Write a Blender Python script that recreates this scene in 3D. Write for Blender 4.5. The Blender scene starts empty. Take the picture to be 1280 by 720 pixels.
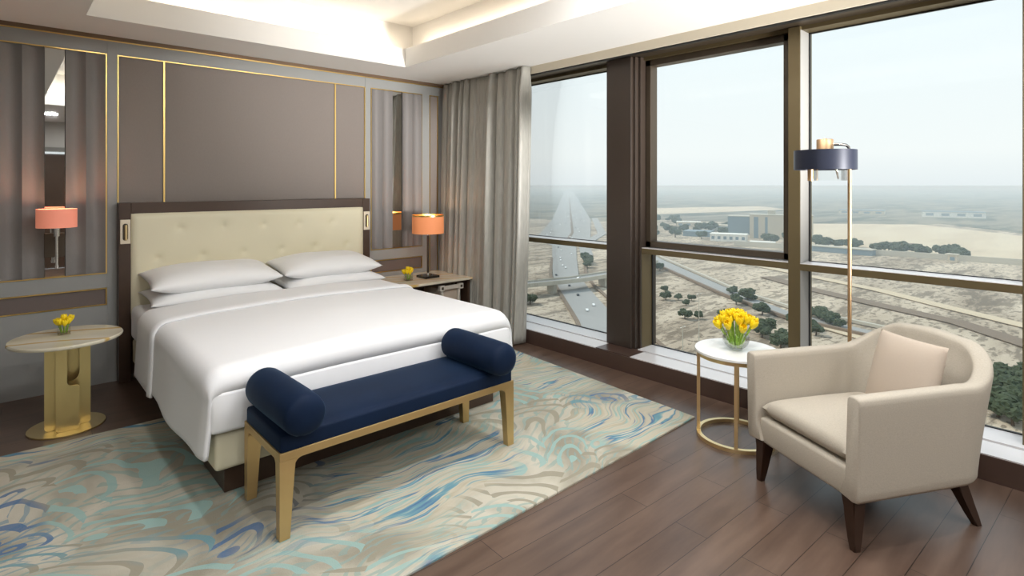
import bpy, bmesh, math, random
from mathutils import Vector, Matrix, noise
random.seed(7)
PI = math.pi
C = bpy.context.scene.collection
SC = bpy.context.scene

# ------------------------------------------------------------------ camera
cam_d = bpy.data.cameras.new('camera')
cam_d.sensor_width = 36.0
cam_d.lens = 36.0 * 700.8 / 1280.0
cam_d.shift_x = 0.0
cam_d.shift_y = -(360.0 - 231.2) / 1280.0
cam_d.clip_start = 0.05
cam_d.clip_end = 60000
cam = bpy.data.objects.new('camera', cam_d)
cam.location = (0, 0, 1.53)
cam.rotation_euler = (PI / 2, 0, -math.radians(42.387))
C.objects.link(cam)
SC.camera = cam

# ------------------------------------------------------------------ view, world, sun, large lights
SC.view_settings.view_transform = 'Standard'
SC.view_settings.look = 'None'
SC.view_settings.gamma = 1
SC.view_settings.use_curve_mapping = False
SC.view_settings.exposure = 0.12
SC.cycles.max_bounces = 10
SC.cycles.diffuse_bounces = 6
SC.cycles.glossy_bounces = 4
SC.cycles.transparent_max_bounces = 16
SC.cycles.volume_bounces = 1
SC.cycles.volume_step_rate = 4
SC.cycles.caustics_reflective = False
SC.cycles.caustics_refractive = False
SC.cycles.sample_clamp_indirect = 6

SKY = 1.06
w = bpy.data.worlds.new('sky_world'); SC.world = w; w.use_nodes = True
nt = w.node_tree; nt.nodes.clear()
o_ = nt.nodes.new('ShaderNodeOutputWorld'); b_ = nt.nodes.new('ShaderNodeBackground')
tc = nt.nodes.new('ShaderNodeTexCoord'); sp = nt.nodes.new('ShaderNodeSeparateXYZ')
rp = nt.nodes.new('ShaderNodeValToRGB')
nt.links.new(tc.outputs['Generated'], sp.inputs[0]); nt.links.new(sp.outputs['Z'], rp.inputs[0])
els = rp.color_ramp.elements
els[0].position = 0.0; els[0].color = (0.74, 0.79, 0.81, 1)
els[1].position = 1.0; els[1].color = (0.58, 0.76, 0.92, 1)
e = els.new(0.05); e.color = (0.83, 0.87, 0.87, 1)
e = els.new(0.35); e.color = (0.76, 0.87, 0.92, 1)
nt.links.new(rp.outputs[0], b_.inputs[0]); b_.inputs[1].default_value = SKY
nt.links.new(b_.outputs[0], o_.inputs[0])

sun_d = bpy.data.lights.new('sun', 'SUN'); sun_d.energy = 2.2; sun_d.angle = math.radians(4)
sun_d.color = (1.0, 0.93, 0.82)
sun = bpy.data.objects.new('sun', sun_d); C.objects.link(sun)
# light travels along d: from the far left, never through the window wall
d = Vector((0.25, -0.62, -0.80)).normalized()
sun.rotation_euler = d.to_track_quat('-Z', 'Y').to_euler()

def area(name, loc, rot, sx, sy, power, col=(1, 1, 1), portal=False, spread=None):
    l = bpy.data.lights.new(name, 'AREA'); l.shape = 'RECTANGLE'; l.size = sx; l.size_y = sy
    l.energy = power; l.color = col
    if portal: l.cycles.is_portal = True
    if spread: l.spread = spread
    o = bpy.data.objects.new(name, l); o.location = loc; o.rotation_euler = rot; C.objects.link(o)
    return o
# daylight portal over the glass
area('window_portal', (4.30, 0.7, 1.37), (0, PI / 2, 0), 2.6, 7.6, 1, portal=True)

WARM = (1.0, 0.84, 0.64)
SOFT = (0.97, 0.985, 1.0)
COVE_P = 3.3
DOWN_P = 12.8
UP_P = 1900.0
# cove strips lie on the ledge round the ceiling tray and shine at its upper wall
area('cove_strip_light', (1.68, 4.79, 2.905), (math.radians(84), 0, 0), 2.5, 0.05, COVE_P, WARM, spread=2.0)
area('cove_strip_light', (2.96, 2.50, 2.905), (math.radians(84), 0, -PI / 2), 4.5, 0.05, COVE_P * 1.8, WARM, spread=2.0)
area('cove_strip_light', (0.40, 2.50, 2.905), (math.radians(84), 0, PI / 2), 4.5, 0.05, COVE_P * 1.8, WARM, spread=2.0)
area('cove_strip_light', (1.68, 0.21, 2.905), (math.radians(84), 0, PI), 2.5, 0.05, COVE_P, WARM, spread=2.0)

# ------------------------------------------------------------------ materials
def mat(name, col, rough=0.5, metal=0.0, bump=0.0, bscale=40.0, vary=0.0, vscale=8.0, **kw):
    m = bpy.data.materials.new(name); m.use_nodes = True
    n = m.node_tree.nodes; L = m.node_tree.links; p = n['Principled BSDF']
    p.inputs['Base Color'].default_value = (*col, 1); p.inputs['Roughness'].default_value = rough
    p.inputs['Metallic'].default_value = metal
    for k, v in kw.items():
        p.inputs[k.replace('_', ' ')].default_value = v
    if bump or vary:
        t = n.new('ShaderNodeTexCoord')
    if vary:
        nz = n.new('ShaderNodeTexNoise'); nz.inputs['Scale'].default_value = vscale; nz.inputs['Detail'].default_value = 4
        L.new(t.outputs['Object'], nz.inputs['Vector'])
        mx = n.new('ShaderNodeMix'); mx.data_type = 'RGBA'
        mx.inputs['A'].default_value = (*[c * (1 - vary) for c in col], 1)
        mx.inputs['B'].default_value = (*[min(1, c * (1 + vary)) for c in col], 1)
        L.new(nz.outputs['Fac'], mx.inputs['Factor']); L.new(mx.outputs['Result'], p.inputs['Base Color'])
    if bump:
        nb = n.new('ShaderNodeTexNoise'); nb.inputs['Scale'].default_value = bscale; nb.inputs['Detail'].default_value = 3
        L.new(t.outputs['Object'], nb.inputs['Vector'])
        bp = n.new('ShaderNodeBump'); bp.inputs['Strength'].default_value = bump; bp.inputs['Distance'].default_value = 0.01
        L.new(nb.outputs['Fac'], bp.inputs['Height']); L.new(bp.outputs[0], p.inputs['Normal'])
    return m

def srgb(r, g, b):
    f = lambda c: (c / 255 / 12.92) if c / 255 <= 0.04045 else ((c / 255 + 0.055) / 1.055) ** 2.4
    return (f(r), f(g), f(b))

M = {}
M['ceiling'] = mat('ceiling_paint', srgb(232, 230, 226), 0.8)
M['panel_grey'] = mat('grey_lacquer', srgb(154, 155, 153), 0.45, vary=0.02)
M['wall_plain'] = mat('wall_paint', srgb(190, 186, 180), 0.8)
M['gold'] = mat('brushed_gold', (0.80, 0.56, 0.20), 0.3, 1.0)
M['bench_gold'] = mat('satin_gold', (0.66, 0.46, 0.21), 0.38, 0.85, vary=0.05)
M['cornice'] = mat('bronze_cornice', srgb(120, 98, 78), 0.35, 0.3)
M['dark_wood'] = mat('dark_walnut', srgb(70, 52, 40), 0.35, vary=0.15, vscale=12)
M['leg_wood'] = mat('espresso_leg', srgb(52, 34, 24), 0.3, vary=0.15, vscale=20)
M['plinth'] = mat('plinth_wood', srgb(78, 60, 52), 0.35, vary=0.1)
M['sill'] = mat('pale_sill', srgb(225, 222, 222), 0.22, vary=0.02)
M['bronze'] = mat('bronze_aluminium', srgb(106, 93, 66), 0.38, 0.4)
M['column'] = mat('column_cladding', srgb(60, 50, 43), 0.4, vary=0.08)
M['bronze_dark'] = mat('dark_bronze', srgb(74, 64, 52), 0.35, 0.3)
M['alu'] = mat('pale_aluminium', srgb(150, 148, 144), 0.5, 0.0)
M['gasket'] = mat('black_gasket', (0.01, 0.01, 0.01), 0.5)
M['cream'] = mat('cream_leather', srgb(222, 215, 188), 0.5, bump=0.05, bscale=300)
M['linen'] = mat('white_linen', (0.86, 0.86, 0.87), 0.8, bump=0.12, bscale=6, Sheen_Weight=0.2)
M['pillow'] = mat('white_cotton', (0.88, 0.88, 0.88), 0.8, bump=0.15, bscale=9)
M['navy'] = mat('navy_velvet', srgb(8, 28, 54), 0.7, vary=0.35, vscale=6, Sheen_Weight=0.22, Sheen_Roughness=0.3, Sheen_Tint=(0.14, 0.36, 0.6, 1), Specular_IOR_Level=0.2)

M['cushion'] = mat('blush_linen', srgb(186, 171, 155), 0.85, bump=0.2, bscale=420, vary=0.03, vscale=120)
M['marble'] = mat('white_marble', srgb(240, 240, 238), 0.12, vary=0.02)
M['brass'] = mat('polished_brass', (0.88, 0.68, 0.36), 0.3, 0.9)
M['rose_brass'] = mat('rose_brass', (0.56, 0.37, 0.21), 0.42, 0.9)
M['black'] = mat('black_stone', (0.015, 0.013, 0.012), 0.2)
M['chrome'] = mat('polished_nickel', (0.75, 0.73, 0.70), 0.12, 1.0)
M['navy_metal'] = mat('dark_blue_metal', srgb(34, 38, 52), 0.35, 0.2)
M['tulip'] = mat('yellow_petal', srgb(255, 218, 22), 0.5, vary=0.10, vscale=30)
M['stem'] = mat('green_stem', srgb(150, 188, 70), 0.5)
M['table_gold'] = mat('champagne_gold', (0.72, 0.57, 0.27), 0.28, 0.92)
M['mirror'] = mat('mirror_glass', (0.80, 0.82, 0.82), 0.02, 1.0)
M['white_plate'] = mat('ivory_plate', srgb(225, 212, 190), 0.35)
M['door'] = mat('door_veneer', srgb(120, 118, 112), 0.5)
M['stool_frame'] = mat('pale_lacquer', srgb(205, 198, 186), 0.35)

def onyx():
    m = mat('veined_marble', srgb(222, 214, 190), 0.08)
    n = m.node_tree.nodes; L = m.node_tree.links; p = n['Principled BSDF']
    t = n.new('ShaderNodeTexCoord'); mp = n.new('ShaderNodeMapping'); mp.inputs['Rotation'].default_value = (0, 0, 0.35)
    wv = n.new('ShaderNodeTexWave'); wv.bands_direction = 'Y'; wv.inputs['Scale'].default_value = 1.1; wv.inputs['Distortion'].default_value = 3.5; wv.inputs['Detail'].default_value = 4
    cr = n.new('ShaderNodeValToRGB'); e = cr.color_ramp.elements
    e[0].position = 0.0; e[0].color = (*srgb(214, 206, 184), 1); e[1].position = 1; e[1].color = (*srgb(206, 172, 104), 1)
    x = e.new(0.93); x.color = (*srgb(224, 218, 198), 1)
    L.new(t.outputs['Object'], mp.inputs[0]); L.new(mp.outputs[0], wv.inputs[0]); L.new(wv.outputs['Fac'], cr.inputs[0]); L.new(cr.outputs[0], p.inputs['Base Color'])
    return m
M['onyx'] = onyx()

def glass_mat(name, tint=(1, 1, 1), refl=1.0, ior=1.45):
    m = bpy.data.materials.new(name); m.use_nodes = True; n = m.node_tree.nodes; L = m.node_tree.links; n.clear()
    o = n.new('ShaderNodeOutputMaterial'); mx = n.new('ShaderNodeMixShader'); tr = n.new('ShaderNodeBsdfTransparent'); gl = n.new('ShaderNodeBsdfGlossy')
    fr = n.new('ShaderNodeFresnel'); fr.inputs['IOR'].default_value = ior
    ml = n.new('ShaderNodeMath'); ml.operation = 'MULTIPLY'; ml.inputs[1].default_value = refl
    tr.inputs[0].default_value = (*tint, 1); gl.inputs['Roughness'].default_value = 0.01
    L.new(fr.outputs[0], ml.inputs[0]); L.new(ml.outputs[0], mx.inputs[0]); L.new(tr.outputs[0], mx.inputs[1]); L.new(gl.outputs[0], mx.inputs[2]); L.new(mx.outputs[0], o.inputs[0])
    return m
M['glass'] = glass_mat('window_glass', (0.985, 0.995, 0.99), 0.3)
M['vase_glass'] = glass_mat('vase_glass', (0.992, 0.995, 0.992), 0.5)
M['water'] = glass_mat('water', (0.95, 0.98, 0.92), 0.3)

def weave(name, col, amt=0.06, sx=260.0, sz=90.0, rough=0.7):
    m = mat(name, col, rough); n = m.node_tree.nodes; L = m.node_tree.links; p = n['Principled BSDF']
    t = n.new('ShaderNodeTexCoord'); mp = n.new('ShaderNodeMapping'); mp.inputs['Scale'].default_value = (sx, sx, sz)
    nz = n.new('ShaderNodeTexNoise'); nz.inputs['Scale'].default_value = 1; nz.inputs['Detail'].default_value = 2
    L.new(t.outputs['Object'], mp.inputs[0]); L.new(mp.outputs[0], nz.inputs['Vector'])
    mx = n.new('ShaderNodeMix'); mx.data_type = 'RGBA'
    mx.inputs['A'].default_value = (*[c * (1 - amt) for c in col], 1); mx.inputs['B'].default_value = (*[c * (1 + amt) for c in col], 1)
    L.new(nz.outputs['Fac'], mx.inputs['Factor']); L.new(mx.outputs['Result'], p.inputs['Base Color'])
    bp = n.new('ShaderNodeBump'); bp.inputs['Strength'].default_value = 0.15; bp.inputs['Distance'].default_value = 0.003
    L.new(nz.outputs['Fac'], bp.inputs['Height']); L.new(bp.outputs[0], p.inputs['Normal'])
    return m
M['textile'] = weave('taupe_wallcovering', srgb(136, 127, 121), 0.08, 300, 60)
M['flute'] = weave('fluted_velour', srgb(134, 130, 128), 0.05, 200, 40, 0.55)
M['curtain'] = weave('silk_curtain', srgb(170, 168, 160), 0.22, 60, 9, 0.38)
M['chair'] = weave('beige_linen', srgb(178, 169, 154), 0.14, 150, 260, 0.85)
M['inset'] = weave('brown_inset', srgb(112, 100, 95), 0.05)

def shade_mat(name, col, emit):
    m = mat(name, col, 0.7); p = m.node_tree.nodes['Principled BSDF']
    p.inputs['Emission Color'].default_value = (*emit, 1); p.inputs['Emission Strength'].default_value = 1.0
    return m
M['shade_pink'] = shade_mat('coral_shade', srgb(222, 138, 120), (0.30, 0.10, 0.06))
M['shade_orange'] = shade_mat('copper_shade', srgb(222, 138, 92), (0.20, 0.075, 0.028))
M['bulb'] = shade_mat('lit_bulb', (1, 0.9, 0.7), (6.0, 4.2, 2.4))

def floor_mat():
    m = mat('plank_floor', (0.05, 0.03, 0.02), 0.3); n = m.node_tree.nodes; L = m.node_tree.links; p = n['Principled BSDF']
    t = n.new('ShaderNodeTexCoord')
    br = n.new('ShaderNodeTexBrick'); br.offset = 0.37; br.squash = 1.0
    br.inputs['Scale'].default_value = 1.0; br.inputs['Mortar Size'].default_value = 0.0013; br.inputs['Mortar Smooth'].default_value = 0.0
    br.inputs['Brick Width'].default_value = 1.2; br.inputs['Row Height'].default_value = 0.156
    br.inputs['Color1'].default_value = (0, 0, 0, 1); br.inputs['Color2'].default_value = (1, 1, 1, 1)
    br.inputs['Mortar'].default_value = (0.5, 0.5, 0.5, 1); br.inputs['Bias'].default_value = 0
    mo = n.new('ShaderNodeMapping'); mo.inputs['Location'].default_value = (-0.255, -0.060, 0); mo.inputs['Rotation'].default_value = (0, 0, 0.038)
    L.new(t.outputs['Object'], mo.inputs[0]); L.new(mo.outputs[0], br.inputs['Vector'])
    mp = n.new('ShaderNodeMapping'); mp.inputs['Scale'].default_value = (1.0, 7, 1)
    nz = n.new('ShaderNodeTexNoise'); nz.inputs['Scale'].default_value = 1.6; nz.inputs['Detail'].default_value = 5; nz.inputs['Roughness'].default_value = 0.55
    L.new(t.outputs['Object'], mp.inputs[0]); L.new(mp.outputs[0], nz.inputs['Vector'])
    cr = n.new('ShaderNodeValToRGB'); e = cr.color_ramp.elements
    e[0].position = 0.28; e[0].color = (*srgb(80, 62, 52), 1); e[1].position = 0.72; e[1].color = (*srgb(108, 88, 75), 1)
    L.new(nz.outputs['Fac'], cr.inputs[0])
    hs = n.new('ShaderNodeHueSaturation'); mr = n.new('ShaderNodeMapRange'); mr.inputs['To Min'].default_value = 0.93; mr.inputs['To Max'].default_value = 1.07
    L.new(br.outputs['Color'], mr.inputs['Value']); L.new(mr.outputs[0], hs.inputs['Value']); L.new(cr.outputs[0], hs.inputs['Color'])
    mx = n.new('ShaderNodeMix'); mx.data_type = 'RGBA'; mx.inputs['B'].default_value = (0.012, 0.008, 0.006, 1)
    L.new(br.outputs['Fac'], mx.inputs['Factor']); L.new(hs.outputs[0], mx.inputs['A']); L.new(mx.outputs['Result'], p.inputs['Base Color'])
    bp = n.new('ShaderNodeBump'); bp.inputs['Strength'].default_value = 0.06; bp.inputs['Distance'].default_value = 0.003
    L.new(nz.outputs['Fac'], bp.inputs['Height']); L.new(bp.outputs[0], p.inputs['Normal'])
    r2 = n.new('ShaderNodeMapRange'); r2.inputs['To Min'].default_value = 0.24; r2.inputs['To Max'].default_value = 0.40
    L.new(nz.outputs['Fac'], r2.inputs['Value']); L.new(r2.outputs[0], p.inputs['Roughness'])
    return m
M['floor'] = floor_mat()

def rug_mat():
    m = mat('marbled_wool', (0.5, 0.5, 0.5), 0.95); n = m.node_tree.nodes; L = m.node_tree.links; p = n['Principled BSDF']
    p.inputs['Specular IOR Level'].default_value = 0.1
    def N(t, **k):
        x = n.new(t)
        for a, v in k.items(): setattr(x, a, v)
        return x
    def noise_t(scale, detail, src, rough=0.5):
        x = N('ShaderNodeTexNoise'); x.inputs['Scale'].default_value = scale; x.inputs['Detail'].default_value = detail; x.inputs['Roughness'].default_value = rough
        L.new(src, x.inputs['Vector']); return x
    def vm(op, a, b):
        x = N('ShaderNodeVectorMath', operation=op)
        for i, s in enumerate((a, b)):
            if isinstance(s, (tuple, list)): x.inputs[i].default_value = s
            else: L.new(s, x.inputs[i])
        return x.outputs[0]
    def scl(a, f):
        x = N('ShaderNodeVectorMath', operation='SCALE'); L.new(a, x.inputs[0]); x.inputs['Scale'].default_value = f; return x.outputs[0]
    def mth(op, a, b=None, c=None):
        x = N('ShaderNodeMath', operation=op)
        for i, s in enumerate((a, b, c)):
            if s is None: continue
            if isinstance(s, (int, float)): x.inputs[i].default_value = s
            else: L.new(s, x.inputs[i])
        return x.outputs[0]
    def ramp(src, pts):
        x = N('ShaderNodeValToRGB'); e = x.color_ramp.elements
        e[0].position, e[0].color = pts[0][0], (*pts[0][1], 1); e[1].position, e[1].color = pts[-1][0], (*pts[-1][1], 1)
        for q, c in pts[1:-1]: y = e.new(q); y.color = (*c, 1)
        L.new(src, x.inputs[0]); return x.outputs[0]
    def mix(f, a, b):
        x = N('ShaderNodeMix', data_type='RGBA')
        for k, s in (('Factor', f), ('A', a), ('B', b)):
            if isinstance(s, tuple): x.inputs[k].default_value = (*s, 1)
            elif isinstance(s, (int, float)): x.inputs[k].default_value = s
            else: L.new(s, x.inputs[k])
        return x.outputs['Result']
    t = N('ShaderNodeTexCoord').outputs['Object']
    n1 = noise_t(0.9, 2, t).outputs['Color']; w1 = scl(vm('SUBTRACT', n1, (0.5, 0.5, 0.5)), 1.05)
    n2 = noise_t(5.5, 2, t).outputs['Color']; w2 = scl(vm('SUBTRACT', n2, (0.5, 0.5, 0.5)), 0.05)
    P = vm('ADD', vm('ADD', t, w1), w2)
    # scallops: nested arcs inside stretched cells, struck from a point off the cell's middle
    vo = N('ShaderNodeTexVoronoi', voronoi_dimensions='2D'); vo.inputs['Scale'].default_value = 1.0; vo.inputs['Randomness'].default_value = 0.55
    mp = N('ShaderNodeMapping'); mp.inputs['Rotation'].default_value = (0, 0, 0.6); mp.inputs['Scale'].default_value = (2.1, 3.3, 1)
    L.new(P, mp.inputs[0]); L.new(mp.outputs[0], vo.inputs['Vector'])
    cellc = vo.outputs['Color']
    dv_ = vm('ADD', vm('SUBTRACT', mp.outputs[0], vo.outputs['Position']), (0.15, 0.55, 0))
    ln = N('ShaderNodeVectorMath', operation='LENGTH'); L.new(dv_, ln.inputs[0]); dist = ln.outputs['Value']
    rings = mth('PINGPONG', mth('ADD', mth('MULTIPLY', dist, 3.9), 0.1), 0.5)
    line = mth('GREATER_THAN', rings, mth('ADD', 0.23, mth('MULTIPLY', noise_t(2.2, 2, t).outputs['Fac'], 0.22)))
    vo2 = N('ShaderNodeTexVoronoi', voronoi_dimensions='2D'); vo2.inputs['Scale'].default_value = 1.0; vo2.inputs['Randomness'].default_value = 0.4
    mpb = N('ShaderNodeMapping'); mpb.inputs['Rotation'].default_value = (0, 0, -0.5); mpb.inputs['Scale'].default_value = (4.6, 8.0, 1); L.new(P, mpb.inputs[0]); L.new(mpb.outputs[0], vo2.inputs['Vector'])
    ln2 = N('ShaderNodeVectorMath', operation='LENGTH'); L.new(vm('ADD', vm('SUBTRACT', mpb.outputs[0], vo2.outputs['Position']), (0.1, 0.6, 0)), ln2.inputs[0])
    fine = mth('GREATER_THAN', mth('PINGPONG', mth('MULTIPLY', ln2.outputs['Value'], 2.1), 0.5), 0.36)
    zf = ramp(noise_t(1.1, 1, vm('ADD', t, (9.1, 4.4, 0))).outputs['Fac'], [(0.44, (0, 0, 0)), (0.50, (1, 1, 1))])
    # long combed streaks
    mp2 = N('ShaderNodeMapping'); mp2.inputs['Rotation'].default_value = (0, 0, -0.45); mp2.inputs['Scale'].default_value = (0.42, 7.0, 1)
    L.new(P, mp2.inputs[0]); st = noise_t(1.6, 3, mp2.outputs[0], 0.6).outputs['Fac']
    zone = noise_t(0.75, 1, vm('ADD', t, (3.1, 1.7, 0))).outputs['Fac']
    zs = ramp(zone, [(0.49, (0, 0, 0)), (0.54, (1, 1, 1))])
    zb = ramp(noise_t(1.3, 3, vm('ADD', P, (7.3, 2.2, 0))).outputs['Fac'], [(0.54, (0, 0, 0)), (0.60, (1, 1, 1))])
    base = mix(ramp(noise_t(2.6, 5, P).outputs['Fac'], [(0.38, (0, 0, 0)), (0.62, (1, 1, 1))]), srgb(148, 142, 126), srgb(198, 192, 176))
    aqua, teal, blue, taupe = srgb(146, 182, 178), srgb(96, 148, 160), srgb(58, 104, 152), srgb(148, 142, 124)
    sep = N('ShaderNodeSeparateColor'); L.new(cellc, sep.inputs[0])
    linecol = mix(zb, mix(mth('GREATER_THAN', sep.outputs[0], 0.42), aqua, taupe), mix(mth('GREATER_THAN', sep.outputs[1], 0.55), teal, blue))
    cell_fill = mix(mth('MULTIPLY', mth('MULTIPLY', fine, zf), 0.6), base, mix(zb, srgb(128, 160, 156), srgb(92, 136, 160)))
    scal = mix(mth('MULTIPLY', line, 0.85), cell_fill, linecol)
    strk = ramp(st, [(0.30, srgb(60, 106, 152)), (0.36, srgb(104, 154, 166)), (0.39, srgb(198, 190, 170)), (0.46, srgb(180, 170, 148)), (0.485, srgb(140, 180, 176)), (0.51, srgb(196, 188, 168)), (0.565, srgb(188, 180, 160)), (0.585, srgb(70, 116, 156)), (0.615, srgb(110, 160, 170)), (0.64, srgb(204, 196, 178))])
    col = mix(zs, scal, strk)
    fz = noise_t(160, 2, t).outputs['Fac']
    col2 = mix(mth('MULTIPLY', fz, 0.25), col, srgb(170, 166, 152))
    L.new(col2, p.inputs['Base Color'])
    bp = N('ShaderNodeBump'); bp.inputs['Strength'].default_value = 0.5; bp.inputs['Distance'].default_value = 0.006
    L.new(mth('ADD', mth('MULTIPLY', fz, 0.5), mth('MULTIPLY', line, 0.3)), bp.inputs['Height']); L.new(bp.outputs[0], p.inputs['Normal'])
    return m
M['rug'] = rug_mat()

# ------------------------------------------------------------------ helpers
def root_loc(o):
    while o.parent: o = o.parent
    return o.location.copy()

def link(name, me, m, parent=None, smooth=False, local=False):
    o = bpy.data.objects.new(name, me); C.objects.link(o)
    if m: me.materials.append(m)
    if smooth:
        me.polygons.foreach_set('use_smooth', [True] * len(me.polygons))
    if parent:
        if not local:
            me.transform(Matrix.Translation(-root_loc(parent)))
        o.parent = parent
    return o

def obj(name, bm, m, parent=None, smooth=False, local=False, auto=None):
    bmesh.ops.recalc_face_normals(bm, faces=bm.faces)
    me = bpy.data.meshes.new(name); bm.to_mesh(me); bm.free()
    o = link(name, me, m, parent, smooth or auto is not None, local)
    if auto is not None:
        me.set_sharp_from_angle(angle=math.radians(auto))
    return o

def thing(name, label, cat, loc=(0, 0, 0), rotz=0.0, group=None):
    o = bpy.data.objects.new(name, None); C.objects.link(o); o.empty_display_size = 0.1
    o.location = loc; o.rotation_euler = (0, 0, rotz); o['label'] = label; o['category'] = cat
    if group: o['group'] = group
    return o

def tag(o, label, cat, group=None):
    o['label'] = label; o['category'] = cat
    if group: o['group'] = group
    return o

def struct(o):
    o['kind'] = 'structure'; return o

def box(bm, x0, x1, y0, y1, z0, z1, bev=0.0, seg=2):
    r = bmesh.ops.create_cube(bm, size=1.0)
    vs = r['verts']
    for v in vs:
        v.co = Vector(((x0 + x1) / 2 + v.co.x * (x1 - x0), (y0 + y1) / 2 + v.co.y * (y1 - y0), (z0 + z1) / 2 + v.co.z * (z1 - z0)))
    if bev:
        es = list({e for v in vs for e in v.link_edges})
        bmesh.ops.bevel(bm, geom=es, offset=bev, segments=seg, profile=0.5, affect='EDGES')
    return vs

def nb(*a, **k):
    bm = bmesh.new(); box(bm, *a, **k); return bm

def lathe(bm, prof, cx=0, cy=0, n=48, cap=True):
    rings = []
    for r, z in prof:
        rings.append([bm.verts.new((cx + r * math.cos(2 * PI * i / n), cy + r * math.sin(2 * PI * i / n), z)) for i in range(n)])
    for a, b in zip(rings, rings[1:]):
        for i in range(n):
            j = (i + 1) % n
            bm.faces.new((a[i], a[j], b[j], b[i]))
    if cap:
        bm.faces.new(rings[0]); bm.faces.new(rings[-1])
    return bm

def tube(bm, pts, r, n=12, cap=True):
    pts = [Vector(p) for p in pts]
    rs = r if isinstance(r, (list, tuple)) else [r] * len(pts)
    rings = []
    up = None
    for i, p in enumerate(pts):
        t = (pts[min(i + 1, len(pts) - 1)] - pts[max(i - 1, 0)]).normalized()
        if up is None:
            up = Vector((0, 0, 1)) if abs(t.z) < 0.9 else Vector((1, 0, 0))
        s = t.cross(up).normalized(); up = s.cross(t).normalized()
        rings.append([bm.verts.new(p + (s * math.cos(2 * PI * k / n) + up * math.sin(2 * PI * k / n)) * rs[i]) for k in range(n)])
    for a, b in zip(rings, rings[1:]):
        for i in range(n):
            j = (i + 1) % n; bm.faces.new((a[i], a[j], b[j], b[i]))
    if cap:
        bm.faces.new(rings[0]); bm.faces.new(rings[-1])
    return bm

def grid(bm, f, nu, nv, close_u=False):
    V = [[bm.verts.new(f(i / (nu if close_u else nu - 1), j / (nv - 1))) for j in range(nv)] for i in range(nu)]
    for i in range(nu if close_u else nu - 1):
        k = (i + 1) % nu
        for j in range(nv - 1):
            bm.faces.new((V[i][j], V[k][j], V[k][j + 1], V[i][j + 1]))
    return V

def prism(bm, poly, axis, a, b):
    """extrude a 2D polygon between a and b along the axis ('x','y','z')"""
    def P(p, t):
        return {'x': (t, p[0], p[1]), 'y': (p[0], t, p[1]), 'z': (p[0], p[1], t)}[axis]
    A = [bm.verts.new(P(p, a)) for p in poly]; B = [bm.verts.new(P(p, b)) for p in poly]
    n = len(poly)
    for i in range(n):
        j = (i + 1) % n; bm.faces.new((A[i], A[j], B[j], B[i]))
    bm.faces.new(A); bm.faces.new(B)
    return bm

def lerp(a, b, t): return a + (b - a) * t
def sstep(a, b, x):
    t = max(0.0, min(1.0, (x - a) / (b - a))); return t * t * (3 - 2 * t)

# ------------------------------------------------------------------ room shell
H = 2.683; YW = 5.32; XE = 3.835; XL = -3.0; YB = -2.6
struct(obj('floor', nb(XL, 4.3, YB, YW + 0.15, -0.12, 0.0), M['floor']))
struct(obj('wall_back', nb(XL, 4.3, YW + 0.03, YW + 0.15, 0, 3.3), M['wall_plain']))
struct(obj('wall_left', nb(XL - 0.12, XL, YB - 0.12, YW + 0.15, 0, 3.3), M['wall_plain']))
bm = bmesh.new()
box(bm, XL, 0.35, YB - 0.12, YB, 0, 3.3); box(bm, 1.25, 4.3, YB - 0.12, YB, 0, 3.3); box(bm, 0.35, 1.25, YB - 0.12, YB, 2.15, 3.3)
struct(obj('wall_front', bm, M['wall_plain']))
# a door in the wall behind the camera, seen only in the mirrors
dr = struct(obj('door_1', nb(0.40, 1.20, YB - 0.08, YB - 0.03, 0.0, 2.10, bev=0.004), M['dark_wood']))
bm = bmesh.new(); box(bm, 0.28, 0.36, YB - 0.10, YB + 0.03, 0, 2.2); box(bm, 1.24, 1.32, YB - 0.10, YB + 0.03, 0, 2.2); box(bm, 0.28, 1.32, YB - 0.10, YB + 0.03, 2.14, 2.22)
obj('door_frame', bm, M['door'], dr, local=True)

# soffit with tray
TX0, TX1, TY0, TY1 = 0.43, 2.93, 0.24, 4.76
LZ = 2.863; RX0, RX1, RY0, RY1 = TX0 - 0.22, TX1 + 0.22, TY0 - 0.22, TY1 + 0.22; UZ = 3.16
bm = bmesh.new()
for a in ((XL, TX0, YB, YW + 0.03), (TX1, XE, YB, YW + 0.03), (TX0, TX1, TY1, YW + 0.03), (TX0, TX1, YB, TY0)):
    box(bm, a[0], a[1], a[2], a[3], H, LZ)
# recess wall and upper ceiling
box(bm, RX0 - 0.05, RX0, RY0 - 0.05, RY1 + 0.05, LZ, UZ); box(bm, RX1, RX1 + 0.05, RY0 - 0.05, RY1 + 0.05, LZ, UZ)
box(bm, RX0, RX1, RY1, RY1 + 0.05, LZ, UZ); box(bm, RX0, RX1, RY0 - 0.05, RY0, LZ, UZ)
box(bm, RX0 - 0.05, RX1 + 0.05, RY0 - 0.05, RY1 + 0.05, UZ, UZ + 0.08)
struct(obj('ceiling', bm, M['ceiling']))

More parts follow.
